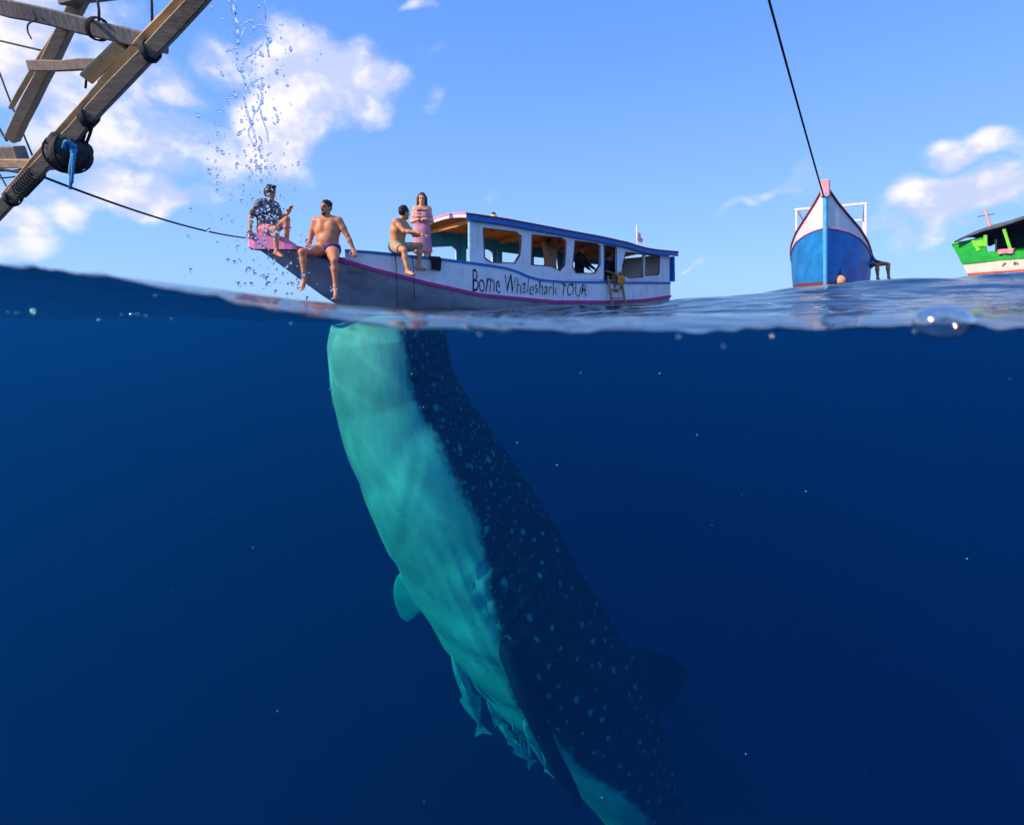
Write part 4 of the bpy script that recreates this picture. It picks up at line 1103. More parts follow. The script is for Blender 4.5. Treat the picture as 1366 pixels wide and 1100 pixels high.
# man seen from behind in beige shorts
human('bare-chested man in beige shorts perched on the blue gunwale with his back turned', at(530, 333, 10.25) + Vector((0, 0, .05)), 72,
      dict(spine=(0, -.06, 1), chest=(0, -.34, 1), head=(60, 0), shoulder=.175, girth=1.05, armL=((.15, -.62, -.75), (-.35, -.85, -.05), (-.2, -.8, -.2), (0, 0, -1)), armR=((-.15, -.70, -.68), (.15, -.90, -.10), (.1, -.8, -.2), (0, 0, -1)),
           legL=((.25, -.95, .12), (.05, .10, -1), (.2, -1, -.1)), legR=((-.55, -.78, -.22), (-.10, -.25, -1), (-.3, -.9, -.12))),
      SK_light, [('shorts', M_beige, .62)], 'short', HAIR_dark)
# woman standing
wy = 11.15
human('woman in a pink dress with brown hair standing behind the gunwale', Vector(at(563, 345, wy).xy.to_tuple() + (.79 + .87,)), 6,
      dict(spine=(0, 0, 1), chest=(0, -.03, 1), head=(0, -8), shoulder=.145, girth=.88, scale=.985, armL=((.26, -.02, -1), (-.75, -.55, .35), (-.9, -.3, .1), (0, .5, -1)), armR=((-.26, .0, -1), (.72, -.62, .15), (.9, -.3, .0), (0, .5, -1)),
           legL=((.02, 0, -1), (0, .02, -1), (.2, -1, 0)), legR=((-.02, 0, -1), (0, .02, -1), (-.2, -1, 0))),
      SK_pale, [('dress', M_pinkdress), ('top_band', M_blk)], 'long', HAIR_brown)
# people inside the cabin
human('person in tan clothes standing in the second cabin window', BW(2.72, -.35, 1.04), 30,
      dict(head=(20, 20), scale=.88, armL=((.35, -.25, .75), (-.3, -.25, .6)), armR=((-.35, -.25, .7), (.3, -.25, .6)), legL=((.02, 0, -1), (0, .02, -1), (.2, -1, 0)), legR=((-.02, 0, -1), (0, .02, -1), (-.2, -1, 0))),
      SK_brown, [('shirt', M_tan), ('trousers', M_tan)], 'short', HAIR_dark, step=.014)
human('person in black with a red cap leaning in the third cabin window', BW(3.50, -.55, .93), 62,
      dict(spine=(0, -.08, 1), head=(10, -15), scale=.84, armL=((.25, -.55, -.75), (-.05, -.8, -.6)), armR=((-.1, -.5, -.8), (.0, -.75, -.6)), legL=((.02, 0, -1), (0, .02, -1), (.2, -1, 0)), legR=((-.02, 0, -1), (0, .02, -1), (-.2, -1, 0))),
      SK_brown, [('shirt', M_blk), ('sleeves', M_blk), ('trousers', M_blk)], 'cap', M_redcap, step=.014)
human('person in dark clothes sitting in the cabin doorway above the ladder', BW(4.33, -.80, .78), 30,
      dict(spine=(-.1, -.05, 1), head=(10, -10), scale=.80, armL=((.2, -.5, -.8), (-.3, -.8, -.3)), armR=((-.2, -.5, -.8), (.3, -.8, -.3)), legL=((.1, -.7, .25), (.0, .2, -1), (0, -1, 0)), legR=((-.1, -.95, .1), (.0, .1, -1), (0, -1, 0))),
      SK_brown, [('shirt', M_blk), ('shorts', M_blk, .6)], 'short', HAIR_dark, step=.014)
# ------------------------------------------------------------------ blue and white boat seen bow-on
M_hullblue = paint('blue_hull_paint', (.018, .23, .60), .5, .25, 2.2, .2, 10, dirt=(.04, .28, .55), dirt_amt=.35, spec=.2)
M_whiteb = paint('white_topside_paint', (.80, .76, .76), .4, .06, 3, .1, 30, dirt=(.5, .45, .42), dirt_amt=.25, spec=.4)
M_redboot = paint('red_bottom_paint', (.26, .035, .03), .6, .25, 4, .2)
M_stem = paint('light_blue_stem', (.10, .45, .75), .4, .15, 5, .1)
M_stemhead = paint('faded_pink_stem_head', (.80, .36, .42), .5, .12, 5, .1)
SX_, SY_ = at(1101, 300, 14.0).x, 14.0
b2r = -R(33.0)                                  # local +y runs aft
b2 = empty('fishing_boat', (SX_, SY_, 0), b2r)
tag(b2, 'blue and white wooden boat pointing its tall bow at the viewer', 'boat')
KY = [0, .25, .6, 1.1, 1.8, 2.8, 4.2, 7.0, 9.0]
HBt = [.05, .27, .51, .76, .94, 1.06, 1.12, 1.08, .88]      # half breadth at the sheer
ZS = [3.18, 2.82, 2.50, 2.20, 1.95, 1.72, 1.56, 1.50, 1.62]
ZL = [2.13, 2.11, 2.05, 1.93, 1.77, 1.57, 1.40, 1.30, 1.38]  # pink line: white above, blue below
ZK = [1.9, .6, -.1, -.4, -.5, -.55, -.55, -.5, -.3]
def hull2(lo, hi, nseg):
    rows = []
    for y in np.concatenate([np.linspace(0, 1.1, 10), np.linspace(1.4, 9, 16)]):
        bt = np.interp(y, KY, HBt); zs = np.interp(y, KY, ZS); zl = np.interp(y, KY, ZL)
        # side curve: full flare at the shoulder, drawn in towards the water near the stem
        yo = np.interp(y, KY, [0, 0, 0, 0, 0, 0, 0, 0, 0])
        def half(z):
            t = np.clip((zs - z) / max(zs + .5, .1), 0, 1)
            fine = np.interp(y, [0, .3, .8, 1.8, 3.0, 9], [.25, .36, .60, .84, .92, .85])
            return bt * ((1 - t ** 2.1) + fine * .84 * t ** 2.1 * (1 - max(0, t - .85) / .3))
        za, zb = lo(y, zs, zl), hi(y, zs, zl)
        rows.append([(half(z), y, z) for z in np.linspace(zb, za, nseg)])
    return rows
def build_half(name, rows, mat, parent):
    v = []; f = []; k = len(rows[0])
    for s in (-1, 1):
        b0 = len(v)
        for r_ in rows: v += [(s * a, y, z) for a, y, z in r_]
        for i in range(len(rows) - 1):
            for q in range(k - 1):
                a = b0 + i * k + q; f.append((a, a + 1, a + k + 1, a + k) if s < 0 else (a, a + k, a + k + 1, a + 1))
    n = len(rows) * k
    for i in range(len(rows) - 1): f.append((i * k + k - 1, n + i * k + k - 1, n + (i + 1) * k + k - 1, (i + 1) * k + k - 1))
    for e in (0, len(rows) - 1):
        for q in range(k - 1): f.append((e * k + q, e * k + q + 1, n + e * k + q + 1, n + e * k + q))
    return fix(mesh(name, v, f, mat, parent, True, None, 45))
build_half('topside', hull2(lambda y, zs, zl: zl, lambda y, zs, zl: zs, 6), M_whiteb, b2)
build_half('hull', hull2(lambda y, zs, zl: .70 + .0 * y, lambda y, zs, zl: zl - .004, 9), M_hullblue, b2)
build_half('hull_bottom', hull2(lambda y, zs, zl: -.45, lambda y, zs, zl: .696, 6), M_redboot, b2)
ys_ = np.concatenate([np.linspace(0, 1.1, 10), np.linspace(1.4, 9, 16)])
def rail2(name, zf, off, r, mat):
    for s in (-1, 1):
        pts = []
        for y in ys_:
            bt = np.interp(y, KY, HBt); zs = np.interp(y, KY, ZS); z = zf(y); t = np.clip((zs - z) / max(zs + .5, .1), 0, 1); fine = np.interp(y, [0, .3, .8, 1.8, 3.0, 9], [.25, .36, .60, .84, .92, .85])
            pts.append((s * (bt * ((1 - t ** 2.1) + fine * .84 * t ** 2.1) + off), y, z))
        MB().tube(pts, r, 6).build(name, mat, b2, True, 50)
rail2('sheer_rail', lambda y: float(np.interp(y, KY, ZS)), .01, .035, M_darkred)
rail2('pink_line', lambda y: float(np.interp(y, KY, ZL)), .012, .022, M_pink)
stem = MB()
stem.tube([(0, -.03, 3.42), (0, -.03, 3.1), (0, -.035, 2.4), (0, -.04, 1.6), (0, -.02, .9), (0, .1, .1), (0, .3, -.4)], [.045, .06, .06, .055, .05, .05, .05], 8)
stem.build('stem', M_stem, b2, True, 50)
MB().beam((0, .0, 2.95), (0, -.02, 3.42), .16, .22, (1, 0, 0), .03).build('stem_head', M_stemhead, b2)
dk = []; df = []
for y in ys_[2:]: dk += [(-np.interp(y, KY, HBt) + .05, y, np.interp(y, KY, ZS) - .35), (np.interp(y, KY, HBt) - .05, y, np.interp(y, KY, ZS) - .35)]
for i in range(len(ys_) - 3): df.append((2 * i, 2 * i + 1, 2 * i + 3, 2 * i + 2))
o = mesh('deck', dk, df, M_deck, b2); s_ = o.modifiers.new('thickness', 'SOLIDIFY'); s_.thickness = .05
for (x_, y_) in ((-.95, 3.4), (.95, 3.4), (-.95, 7.2), (.95, 7.2)):
    MB().beam((x_, y_, 1.25), (x_, y_, 3.20), .065, .065, (1, 0, 0), .01).build('awning_post', M_whiteb, b2)
for y_ in (3.4, 7.2): MB().beam((-1.0, y_, 3.23), (1.0, y_, 3.23), .075, .075, (0, 0, 1), .01).build('awning_beam', M_whiteb, b2)
for x_ in (-.93, .93): MB().beam((x_, 3.46, 3.23), (x_, 7.14, 3.23), .06, .06, (0, 0, 1), .01).build('awning_beam', M_whiteb, b2)
B2m = Matrix.Translation((SX_, SY_, 0)) @ Matrix.Rotation(b2r, 4, 'Z')
human('person with bare legs hanging over the right side of the blue and white boat', B2m @ Vector((1.06, 3.0, 1.36)), -20,
      dict(spine=(-.5, .25, 1), chest=(-.4, .1, 1), head=(0, 0), scale=.95, armL=((.2, -.3, -1), (0, -.3, -1)), armR=((-.4, .3, -.9), (-.2, .2, -1)), legL=((.85, -.7, -.15), (.02, -.05, -1), (.1, -1, -.3)), legR=((.45, -.9, -.2), (.05, .1, -1), (.1, -1, -.3))),
      SK_mid, [('shirt', M_navy), ('shorts', M_blk, .4)], 'short', HAIR_dark, step=.014)
bp = B2m @ Vector((.33, .40, .74))
bu = empty('buoy', bp); tag(bu, 'round peach-coloured buoy hanging low against the blue bow', 'buoy')
MB().ball((0, 0, 0), (.14, .14, .15), None, 18, 12).build('float', paint('peach_float', (.80, .40, .22), .5, .15, 6, .1), bu, True)
MB().tube([(.165 * math.cos(a_), .02, .165 * math.sin(a_)) for a_ in np.linspace(0, 2 * math.pi, 21)], .03, 7).build('rope_ring', M_rope, bu, True)
MB().tube([(0, 0, .14), (.02, .05, .5), (.05, .12, 1.2)], .012, 6).build('lanyard', M_rope, bu, True)

# ------------------------------------------------------------------ green boat at the right
M_green = paint('green_boat_paint', (.015, .42, .05), .4, .15, 4, .1, dirt=(.02, .22, .05), dirt_amt=.3)
M_lime = paint('light_green_trim', (.20, .66, .06), .45, .12, 5, .1)
M_cream = paint('cream_hull_paint', (.72, .66, .58), .45, .08, 4, .1, dirt=(.42, .36, .30), dirt_amt=.4)
M_redline = paint('red_waterline_paint', (.60, .07, .04), .5, .15, 5, .1)
M_tarp = paint('grey_roof_tarp', (.085, .10, .12), .7, .3, 4, .4, 14)
M_darkin = paint('dark_teal_interior', (.010, .045, .055), .7, .3, 5, .1)
gx = at(1266, 320, 18.0); ga = math.atan2(-.89, .45)
gb = empty('cabin_boat', (gx.x, gx.y, 0), ga)       # local +x runs along the boat towards the right edge, near side is -y
tag(gb, 'bright green boat with cream hull and dark roof, cut off by the right edge', 'boat')
Gm = Matrix.Translation((gx.x, gx.y, 0)) @ Matrix.Rotation(ga, 4, 'Z')
GL = 7.0
def gline(z0, dz): return lambda x: z0 + dz * x
# near side at y = 0, far side y = -? : keep the hull 2.2 m wide behind the visible side
def gstation(x):
    w = 2.2 * float(np.interp(x, [0, 1.2, 5, 7], [.80, .95, 1, .5])); c = 1.1
    return c - w / 2, c + w / 2
def gside(name, z0, z1, mat, x0f, n=14, out=0.0, parent=gb):
    v = []; f = []
    for i in range(n + 1):
        t = i / n
        for zf in (z0, z1):
            x = x0f(zf(0)) + (GL - x0f(zf(0))) * t; a, b = gstation(x); z = zf(x); inn = .14 * max(0, 1.0 - z) * 1.0
            v += [(x, a + inn - out, z), (x, b - inn + out, z)]
    for i in range(n):
        a = i * 4; f += [(a, a + 4, a + 6, a + 2), (a + 1, a + 3, a + 7, a + 5)]
    f += [(0, 2, 3, 1), (n * 4, n * 4 + 1, n * 4 + 3, n * 4 + 2)]
    return fix(mesh(name, v, f, mat, parent))
# far boats hull: overhanging stern edge leans out upward
lean = lambda z: .52 - .36 * (z - .9) if z > -.5 else 1.0
lz = dict(keel=gline(-.4, 0), red=gline(1.02, .02), cream=gline(1.12, .035), green=gline(1.45, .04), top=gline(2.2, .02))
gside('hull_bottom', lz['keel'], lz['red'], M_redline, lean); gside('red_band', lz['red'], lz['cream'], M_redline, lean, out=.004)
gside('cream_band', lz['cream'], lz['green'], M_cream, lean, out=.008)
gz0 = lambda x: 1.45 + .04 * x
# green side board with its openings
X0 = .30
def gplate(name, outer, holes, t, y0, mat, parent=gb):
    v, f = plate(outer, holes, t, y0); v = [(x, y + gstation(x)[0], z) for x, y, z in v]; return fix(mesh(name, v, f, mat, parent))
side_poly = [(.33, 1.455), (1.0, 1.492), (2.0, 1.53), (3.5, 1.59), (6.9, 1.72), (6.9, 2.05), (3.5, 1.92), (2.35, 1.87), (1.02, 1.80), (.92, 2.28), (.78, 2.30), (.42, 2.24), (.0, 2.18), (.0, 2.14)]
gsd = gplate('side_board', side_poly, [], .05, -.045, M_green)
MB().beam((.0, gstation(0)[0] - .05, 2.185), (.45, gstation(0)[0] - .06, 2.22), .09, .05, (0, 0, 1), .01).build('stern_cap', M_lime, gb)
a0 = gstation(.5)[0]
for (p0, p1, w_) in (((.62, 2.25), (.80, 1.86), .10), ((.66, 2.10), (.95, 2.10), .22), ((.98, 2.36), (.99, 1.98), .10), ((1.46, 2.50), (1.62, 1.84), .085), ((2.9, 2.85), (2.95, 1.9), .085), ((4.4, 3.1), (4.42, 1.95), .085)):
    MB().beam((p0[0], gstation(p0[0])[0] - .05, p0[1]), (p1[0], gstation(p1[0])[0] - .05, p1[1]), w_, .05, (0, 1, 0), .01).build('awning_brace', M_lime, gb)
MB().tube([(.80, a0 - .085, 2.10), (.80, a0 - .10, 2.10)], .055, 12).build('round_port', M_teal, gb)
MB().box((3.3, 1.3, 1.9), (5.0, .05, 1.1)).build('far_wall', M_darkin, gb)
MB().box((1.15, 1.1, 1.85), (.05, 1.6, .75)).build('bulkhead', M_darkin, gb)
MB().box((3.6, 1.1, 1.40), (5.8, 1.7, .05)).build('deck', M_deck, gb)
tr_ = fix(mesh('transom', [(.0, gstation(0)[0], 2.16), (.0, gstation(0)[1], 2.16), (.30, gstation(.3)[1], 1.46), (.30, gstation(.3)[0], 1.46), (.05, gstation(0)[0], 2.16), (.05, gstation(0)[1], 2.16), (.35, gstation(.3)[1], 1.46), (.35, gstation(.3)[0], 1.46)],
         [(0, 1, 2, 3), (7, 6, 5, 4), (0, 4, 5, 1), (3, 2, 6, 7), (0, 3, 7, 4), (1, 5, 6, 2)], M_green, gb))
# roof: sloping tarp
rx_ = [.22, .5, 1.0, 1.5, 1.9, 2.4, 3.2, 4.5, 6.8]; rz2 = [2.27, 2.40, 2.56, 2.66, 2.78, 2.98, 3.08, 3.12, 3.15]
v = []; f = []
for x, z in zip(rx_, rz2):
    for (yy, dz) in ((-.12, -.10), (.5, .10), (1.1, .16), (1.7, .10), (2.3, -.10)): v.append((x, yy, z + dz))
for i in range(len(rx_) - 1):
    for q in range(4): f.append((i * 5 + q, i * 5 + q + 1, i * 5 + 6 + q, i * 5 + 5 + q))
o = mesh('roof', v, f, M_tarp, gb, True, None, 30); s_ = o.modifiers.new('thickness', 'SOLIDIFY'); s_.thickness = .06
ms = MB().tube([(.95, .5, 2.6), (.78, .5, 3.28)], [.05, .035], 8).build('mast', M_stemhead, gb, True, 50)
MB().tube([(.60, .5, 3.05), (1.05, .5, 3.08)], .012, 6).build('cross_bar', M_rope, ms)
lettering('7  6', 1.38, 1.80, (1.30, 1.32), (1.43, 1.45), 0, M_ink, gb, offset=-.02)
for me_ in [gb.children[-1].data]:
    for vv in me_.vertices: vv.co.y = gstation(vv.co.x)[0] - .02
cloth('towel', 'pink and white cloth lying over the green boat side', 'towel', Gm @ Vector((1.52, gstation(1.5)[0] - .05, 1.86)), ga, .40, .16, paint('pink_white_cloth', (.82, .30, .36), .8, .35, 9, .3), 8, .2)
# ------------------------------------------------------------------ wooden outrigger frame at the top left
M_beam = wood('weathered_beam', (.48, .36, .24), (.32, .23, .15), (2, 2, 9)); M_beam2 = wood('grey_weathered_beam', (.33, .29, .26), (.20, .17, .15), (9, 2, 2)); M_pale = wood('fresh_cut_timber', (.80, .60, .32), (.66, .46, .22), (3, 3, 3))
fr = empty('outrigger_frame', at(40, 250, 4.2)); tag(fr, 'weathered timber outrigger frame of bolted beams reaching in overhead', 'wooden frame')
def fbeam(name, p0, p1, w, h, mat, up=(0, 0, 1), roll=0.0, seg=8, jit=.003, seed=1):
    """a slightly crooked squared timber"""
    r_ = np.random.default_rng(seed); a = Vector(p0); b = Vector(p1); X = (b - a).normalized(); Y = Vector(up).cross(X).normalized(); Z = X.cross(Y)
    q_ = Matrix.Rotation(roll, 3, X); Y = q_ @ Y; Z = q_ @ Z; v = []; f = []
    for i in range(seg + 1):
        c = a.lerp(b, i / seg) + Y * r_.normal(0, jit) + Z * r_.normal(0, jit); ww = w / 2 * r_.uniform(.94, 1.06); hh = h / 2 * r_.uniform(.94, 1.06); bv = min(w, h) * .09
        for (y, z) in ((-ww + bv, -hh), (ww - bv, -hh), (ww, -hh + bv), (ww, hh - bv), (ww - bv, hh), (-ww + bv, hh), (-ww, hh - bv), (-ww, -hh + bv)): v.append(c + Y * y + Z * z)
    for i in range(seg):
        for k in range(8): f.append((i * 8 + k, i * 8 + (k + 1) % 8, i * 8 + 8 + (k + 1) % 8, i * 8 + 8 + k))
    f += [tuple(range(7, -1, -1)), tuple(seg * 8 + k for k in range(8))]
    return keep(fix(mesh(name, v, f, mat, None)), fr)
fbeam('main_boom', at(345, -85, 3.0), at(-60, 345, 4.6), .068, .090, M_beam, up=(-.62, -.40, .68), seg=14, seed=2)
up_ = Vector((-.026, -.018, .029))
fbeam('boom_plank', at(330, -80, 3.02) + up_, at(146, 116, 3.72) + up_, .085, .05, M_pale, up=(-.55, -.66, .50), seg=8, seed=3)
fbeam('boom_plank', at(160, 100, 3.66) + up_, at(15, 262, 4.30) + up_, .08, .045, M_pale, up=(-.55, -.66, .50), seg=6, seed=4)
fbeam('boom_block', at(172, 66, 3.52) + up_ * 1.1, at(128, 110, 3.70) + up_ * 1.1, .09, .09, M_pale, up=(-.55, -.66, .50), seg=2, seed=5)
fbeam('cross_beam', at(-70, -8, 3.4), at(219, 60, 3.5), .10, .105, M_beam2, up=(0, -.35, .94), seg=10, seed=6)
fbeam('inner_boom', at(128, -45, 3.75), at(16, 185, 4.4), .082, .085, M_beam, up=(-.62, -.40, .68), seg=8, seed=7)
fbeam('inner_boom_edge', at(97, 36, 3.98) + Vector((-.06, -.02, .03)), at(28, 150, 4.28) + Vector((-.06, -.02, .03)), .05, .03, M_pale, up=(-.55, -.66, .50), seg=5, seed=8)
fbeam('short_beam', at(44, 88, 4.0), at(138, 87, 3.78), .075, .075, M_beam2, up=(0, -.35, .94), seg=4, seed=9)
fbeam('stub', at(78, 33, 3.9), at(98, 34, 3.9), .07, .05, M_beam, up=(0, -.35, .94), seg=2, seed=10)
fbeam('lower_beam', at(-60, 206, 4.5), at(28, 204, 4.4), .10, .11, M_beam2, up=(0, -.35, .94), seg=4, seed=11)
fbeam('lower_cross_beam', at(-60, 216, 4.6), at(70, 220, 4.25), .08, .075, M_beam, up=(0, -.35, .94), seg=6, seed=12)
fbeam('top_beam', at(85, -4, 3.8), at(150, -12, 3.55), .10, .10, M_beam2, up=(0, -.35, .94), seg=3, seed=13)
# lashings round the timbers
def lash(p, ax, r, turns, w, name='lashing', mat=None):
    ax = Vector(ax).normalized(); U = ax.orthogonal().normalized(); W = ax.cross(U); pts = []
    for i in range(turns * 16 + 1):
        a = 2 * math.pi * i / 16; rr = r * (1 + .12 * math.cos(2 * a + .7)); pts.append(Vector(p) + (U * math.cos(a) + W * math.sin(a)) * rr + ax * w * (i / (turns * 16) - .5))
    keep(MB().tube(pts, .0065, 5).build(name, mat or M_rope, None, True), fr)
bA, bB = at(345, -85, 3.0), at(-60, 345, 4.6); bd = bB - bA
def on_boom(px):
    return min((bA.lerp(bB, t) for t in np.linspace(0, 1, 400)), key=lambda p: abs(683 + p.x / p.y * FOC - px))
lash(on_boom(118), bd, .064, 6, .07); lash(on_boom(200), bd, .066, 4, .05); lash(on_boom(85), bd, .063, 5, .06); lash(on_boom(38), bd, .063, 9, .30); lash(on_boom(17), bd, .063, 4, .05)
lash(at(131, 39, 3.47), (1, 0, -.25), .078, 3, .03)
for (a, b, c_) in (((114, 95), (114, 118), 3.8), ((130, 0), (132, 28), 3.4), ((200, -20), (203, 30), 3.4)):
    keep(MB().tube([at(*a, c_), at((a[0] + b[0]) / 2 + 1, (a[1] + b[1]) / 2, c_), at(*b, c_)], .008, 6).build('hanger_rope', M_rope, None, True), fr)
# bundle slung under the boom
M_sack = paint('dark_net_sack', (.045, .042, .05), .85, .5, 9, .9, 30, dirt=(.16, .12, .10), dirt_amt=.6)
M_bluecord = paint('blue_cord', (.03, .26, .52), .7, .25, 20, .4, 80)
bc = at(91, 205, 3.88); sack = empty('slung_bundle', bc); tag(sack, 'dark bundled net lashed with rope and hanging under the main boom', 'bundle')
v = []; f = []; nu, nv = 28, 18
r_ = np.random.default_rng(5)
for j_ in range(nv + 1):
    t = -math.pi / 2 + math.pi * j_ / nv
    for i in range(nu):
        a = 2 * math.pi * i / nu; d = 1 + .09 * math.sin(3 * a + 2 * t) + .06 * math.sin(7 * a - 4 * t) + .04 * r_.normal() + .05 * math.sin(5 * t + a)
        v.append((.135 * d * math.cos(t) * math.cos(a), .125 * d * math.cos(t) * math.sin(a), .130 * d * math.sin(t) * (1.1 if t > 0 else .95)))
for j_ in range(nv):
    for i in range(nu): f.append((j_ * nu + i, j_ * nu + (i + 1) % nu, (j_ + 1) * nu + (i + 1) % nu, (j_ + 1) * nu + i))
fix(mesh('net', v, f, M_sack, sack, True))
for k, (tx, ty) in enumerate(((0.2, 0), (.9, .3), (1.7, -.2), (2.4, .2))):
    pts = []
    for i in range(25):
        a = 2 * math.pi * i / 24; p_ = Vector((.145 * math.cos(a), 0, .142 * math.sin(a))); pts.append(Matrix.Rotation(tx, 3, 'Z') @ Matrix.Rotation(ty, 3, 'Y') @ p_)
    MB().tube(pts, .008, 5).build('lashing', M_rope, sack, True)
for (a, b) in (((-.06, -.03, .10), on_boom(76) - bc), ((.06, -.02, .11), on_boom(96) - bc), ((.10, .0, .07), on_boom(112) - bc), ((.11, .02, .06), on_boom(124) - bc)):
    MB().tube(smoothpath([a, (Vector(a) + Vector(b)) / 2 + Vector((.015, 0, 0)), b], 4), .010, 6).build('sling_rope', M_rope, sack, True)
MB().tube(smoothpath([(.16, -.145, .02), (.17, -.16, -.06), (.165, -.17, -.16), (.155, -.165, -.30)], 5), [.022] * 4 + [.016] * 8 + [.010] * 4, 8).build('blue_cord', M_bluecord, sack, True)
MB().tube(smoothpath([(.18, -.17, -.05), (.185, -.18, -.15), (.17, -.17, -.26)], 5), .009, 6).build('blue_cord', M_bluecord, sack, True)
MB().tube(smoothpath([(.11, -.165, -.01), (.15, -.19, .03), (.19, -.165, .0)], 5), .016, 7).build('cord_knot', M_bluecord, sack, True)
# ropes and wires
def rope(label, pts, r, mat=None, name='rope', n=6):
    o = MB().tube(pts, r, n).build(name, mat or M_rope, None, True); return tag(o, label, name)
rope('long dark mooring rope sagging from the timber frame to the pink bow', sag(at(-40, 215, 4.5), at(45, 231, 4.3), .02, 6) + sag(at(45, 231, 4.3), BW(-3.95, 0, 1.32), .10, 40)[1:], .012)
rope('taut dark rope running up from the blue and white boat stem', sag(B2m @ Vector((-.03, -.02, 2.95)), at(985, -150, 7.0), .05, 20), .022)
rope('thin stay wire crossing behind the inner boom', sag(at(-20, 50, 4.6), at(66, 70, 4.2), .0, 4), .008, name='wire')
rope('thin knotted line slanting down to the lower cross beam', sag(at(-5, 85, 4.8), at(46, 214, 4.4), .02, 10), .007, name='wire')
rope('short line at the far left end of the lower beam', sag(at(-12, 150, 4.8), at(9, 188, 4.5), .01, 6), .009, name='wire')
rope('thin line under the lower cross beam, slack', sag(at(-20, 226, 4.7), at(38, 224, 4.3), .02, 8), .006, name='wire')
rope('second thin line under the lower cross beam, nearly level', sag(at(-20, 238, 4.7), at(38, 233, 4.3), .01, 8), .006, name='wire')
rope('thin line dropping to the lower end of the main boom', sag(at(0, 233, 4.5), at(17, 264, 4.35), .0, 4), .006, name='wire')
rope('curled wire end dangling from the cross beam', smoothpath([at(42, 15, 3.38), at(48, 26, 3.38), at(38, 32, 3.38), at(37, 42, 3.38), at(42, 52, 3.38)], 5), .005, name='wire')
# ------------------------------------------------------------------ falling water, bubbles, specks
def clear_water(name):
    m, g, out = newmat(name); gl = g.node('ShaderNodeBsdfGlass'); gl.inputs['IOR'].default_value = 1.33; gl.inputs['Roughness'].default_value = 0.0
    g.l.new(gl.outputs[0], out.inputs[0]); return m
M_drop = clear_water('falling_water')
sp = MB(); rs = random.Random(3)
def strand(path, Y, r0):
    pts = [at(x + rs.uniform(-1.5, 1.5), y, Y + rs.uniform(-.02, .02)) for x, y in path]; pts = smoothpath(pts, 6)
    rad = []
    ph = rs.uniform(0, 6)
    for i in range(len(pts)):
        t = i / (len(pts) - 1); rad.append(1.35 * r0 * (.35 + .65 * abs(math.sin(i * .9 + ph)) * rs.uniform(.5, 1.2)) * (1 - .5 * abs(2 * t - 1) ** 3))
    sp.tube(pts, rad, 7)
YS = 4.6
for path, r0 in (([(308, -30), (312, 10), (316, 38), (318, 60)], .018), ([(316, 38), (328, 30), (334, 25)], .010), ([(318, 60), (326, 35)], .008), ([(302, 70), (312, 64), (317, 74), (316, 88), (326, 102), (328, 118), (326, 132)], .013),
                 ([(326, 132), (329, 146), (334, 158), (337, 172), (342, 190)], .012), ([(340, 34), (352, 34), (357, 46), (356, 62), (358, 76)], .011), ([(330, 78), (342, 66), (352, 56)], .010), ([(350, 104), (346, 118), (349, 130), (346, 146), (340, 152), (336, 164)], .009),
                 ([(346, 146), (352, 160), (357, 176), (358, 190)], .009), ([(329, 118), (338, 110), (350, 104)], .008), ([(322, 86), (330, 76)], .008), ([(336, 164), (333, 178), (341, 196)], .009), ([(314, -20), (315, 20)], .012), ([(352, -20), (353, 25)], .007)):
    strand(path, YS, r0)
def drop(px, py, Y, r):
    q = rs.uniform(.8, 2.2); M = Matrix.Rotation(rs.uniform(-.8, .8), 3, 'Y') @ Matrix.Rotation(rs.uniform(0, 3), 3, 'Z')
    sp.ball(at(px, py, Y), (r, r * rs.uniform(.7, 1.2), r * q), M, 7, 5)
for k in range(430):
    t = rs.random() ** .9; py = -20 + 425 * t
    cx = 330 + 18 * math.sin(py * .02) + (22 if py > 180 else 0) * min(1, (py - 180) / 120 if py > 180 else 0); wdt = 26 + 14 * (py / 400)
    px = rs.gauss(cx, wdt)
    drop(px, py, YS + rs.gauss(0, .22), (.0038 + .013 * rs.random() ** 2.4))
for k in range(120):
    drop(rs.gauss(352, 15), rs.gauss(285, 35), YS + rs.gauss(0, .2), .004 + .007 * rs.random() ** 2)
for k in range(60):
    drop(rs.gauss(343, 10), rs.gauss(212, 16), YS + rs.gauss(0, .1), .004 + .008 * rs.random() ** 2)
so_ = sp.build('water_splash', M_drop, None, True); tag(so_, 'clear water and droplets splashing down past the man on the bow', kind='stuff')

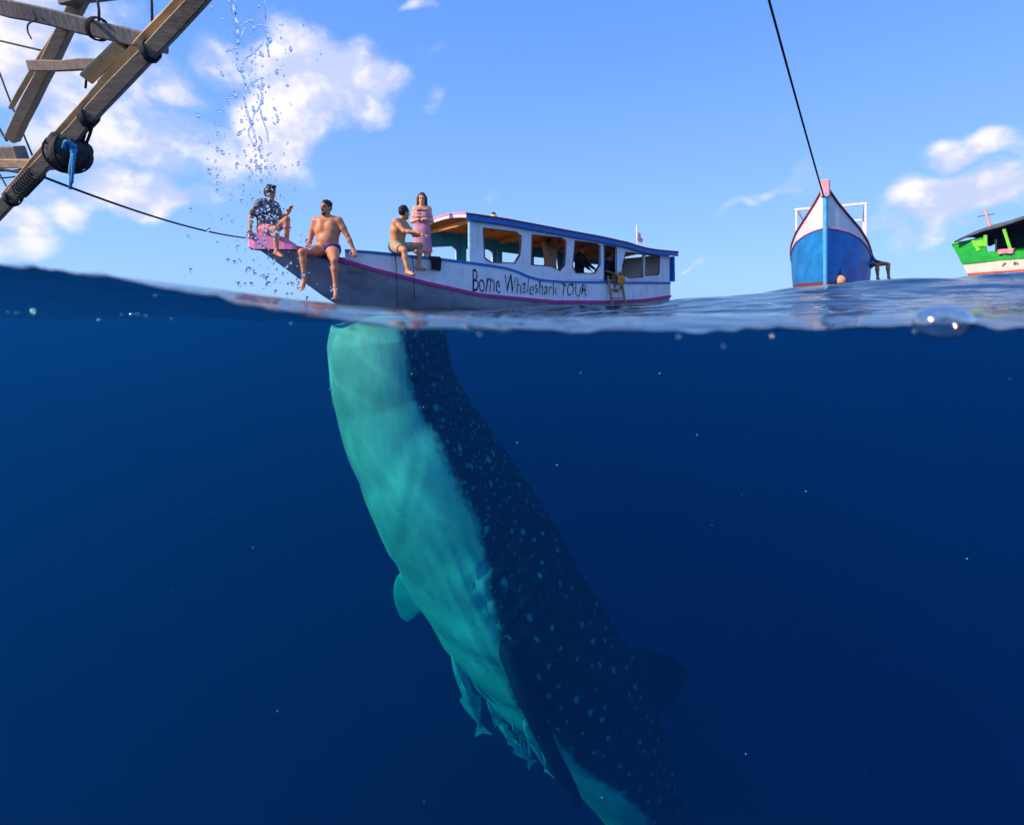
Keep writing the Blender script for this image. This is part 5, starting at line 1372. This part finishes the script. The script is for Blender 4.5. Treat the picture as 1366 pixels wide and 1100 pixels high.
def bubble_mat():
    m, g, out = newmat('air_bubble'); geo = g.node('ShaderNodeNewGeometry')
    c = g.math('ABSOLUTE', g.vmath('DOT_PRODUCT', geo.outputs['Normal'], geo.outputs['Incoming']))
    f = g.remap(c, .25, .95, .95, .3); gl = g.node('ShaderNodeBsdfGlossy'); gl.inputs['Roughness'].default_value = .06; tr = g.node('ShaderNodeBsdfTransparent')
    mx = g.node('ShaderNodeMixShader'); g.put(mx.inputs[0], f); g.l.new(tr.outputs[0], mx.inputs[1]); g.l.new(gl.outputs[0], mx.inputs[2]); g.l.new(mx.outputs[0], out.inputs[0]); return m
M_bub = bubble_mat()
b0 = MB().ball((0, 0, 0), .0042, None, 16, 10).build('bubble', M_bub, None, True); bme = b0.data
BUB = [(10, 417, 1.0, 'faint bubble furthest left under the waterline'), (22, 418, 1.2, 'oval bubble second from the left under the waterline'), (44, 415, 1.5, 'brightest lone bubble left under the waterline'), (132, 427, 1.1, 'lowest bright bubble between two clusters left of the whale shark'),
       (162, 420, .9, 'small bubble starting the bright row under the left waterline'), (175, 420, 1.3, 'first large bubble of the bright row under the left waterline'), (183, 420, 1.4, 'brightest bubble in the middle of the left row'), (194, 422, 1.3, 'last large bubble of the left row'),
       (228, 426, 1.1, 'flat bubble right of the bright row'), (207, 395, 1.3, 'ring-like bubble just below the sloping waterline'), (60, 361, 1.4, 'bubble on the far left waterline'), (232, 385, 1.3, 'bubble sitting on the sloping waterline'), (388, 432, 1.1, 'bubble near the whale shark mouth, left side'), (965, 462, 1.1, 'bubble below the waterline right of centre'), (1220, 443, 1.2, 'bubble just left of the big surface dome'), (470, 436, 1.5, 'bubble on the waterline over the whale shark mouth'), (640, 447, 1.2, 'bubble on the waterline right of the whale shark mouth'), (905, 450, 1.4, 'bubble at the waterline below the stern of the white boat'), (1030, 449, 1.0, 'small bubble under the waterline below the blue and white boat')]
for k, (px, py, s, lab) in enumerate(BUB):
    o = b0 if k == 0 else link(bpy.data.objects.new('bubble', bme))
    o.location = at(px, py, 1.3 if 390 < py < 435 and px < 400 else .53); s = s if 390 < py < 435 and px < 400 else s * .5; o.scale = (s, s, s * (.9 if k % 2 else 1.1)); tag(o, lab, 'bubble', 'air bubbles along the waterline')
dome = MB().ball((0, 0, 0), (.027, .022, .017), None, 32, 20).build('bubble', M_bub, None, True); dome.location = at(1258, 430, .525)
tag(dome, 'large domed bubble bulging from the waterline at the right', 'bubble', 'air bubbles along the waterline')
M_speck = paint('plankton', (.6, .65, .65), .6)
pk = MB()
for k in range(40):
    Y = rs.uniform(1.2, 4.5); pk.ball(at(rs.uniform(-60, 1420), rs.uniform(480, 1120), Y), rs.uniform(.0010, .0024), None, 5, 4)
for (px, py) in ((743, 620), (1075, 655), (930, 580), (370, 948), (995, 1005), (690, 590), (880, 498), (803, 1063), (1290, 745)): pk.ball(at(px, py, 2.0), .0034, None, 6, 4)
tag(pk.build('plankton', M_speck), 'pale specks drifting in the blue water', kind='stuff')
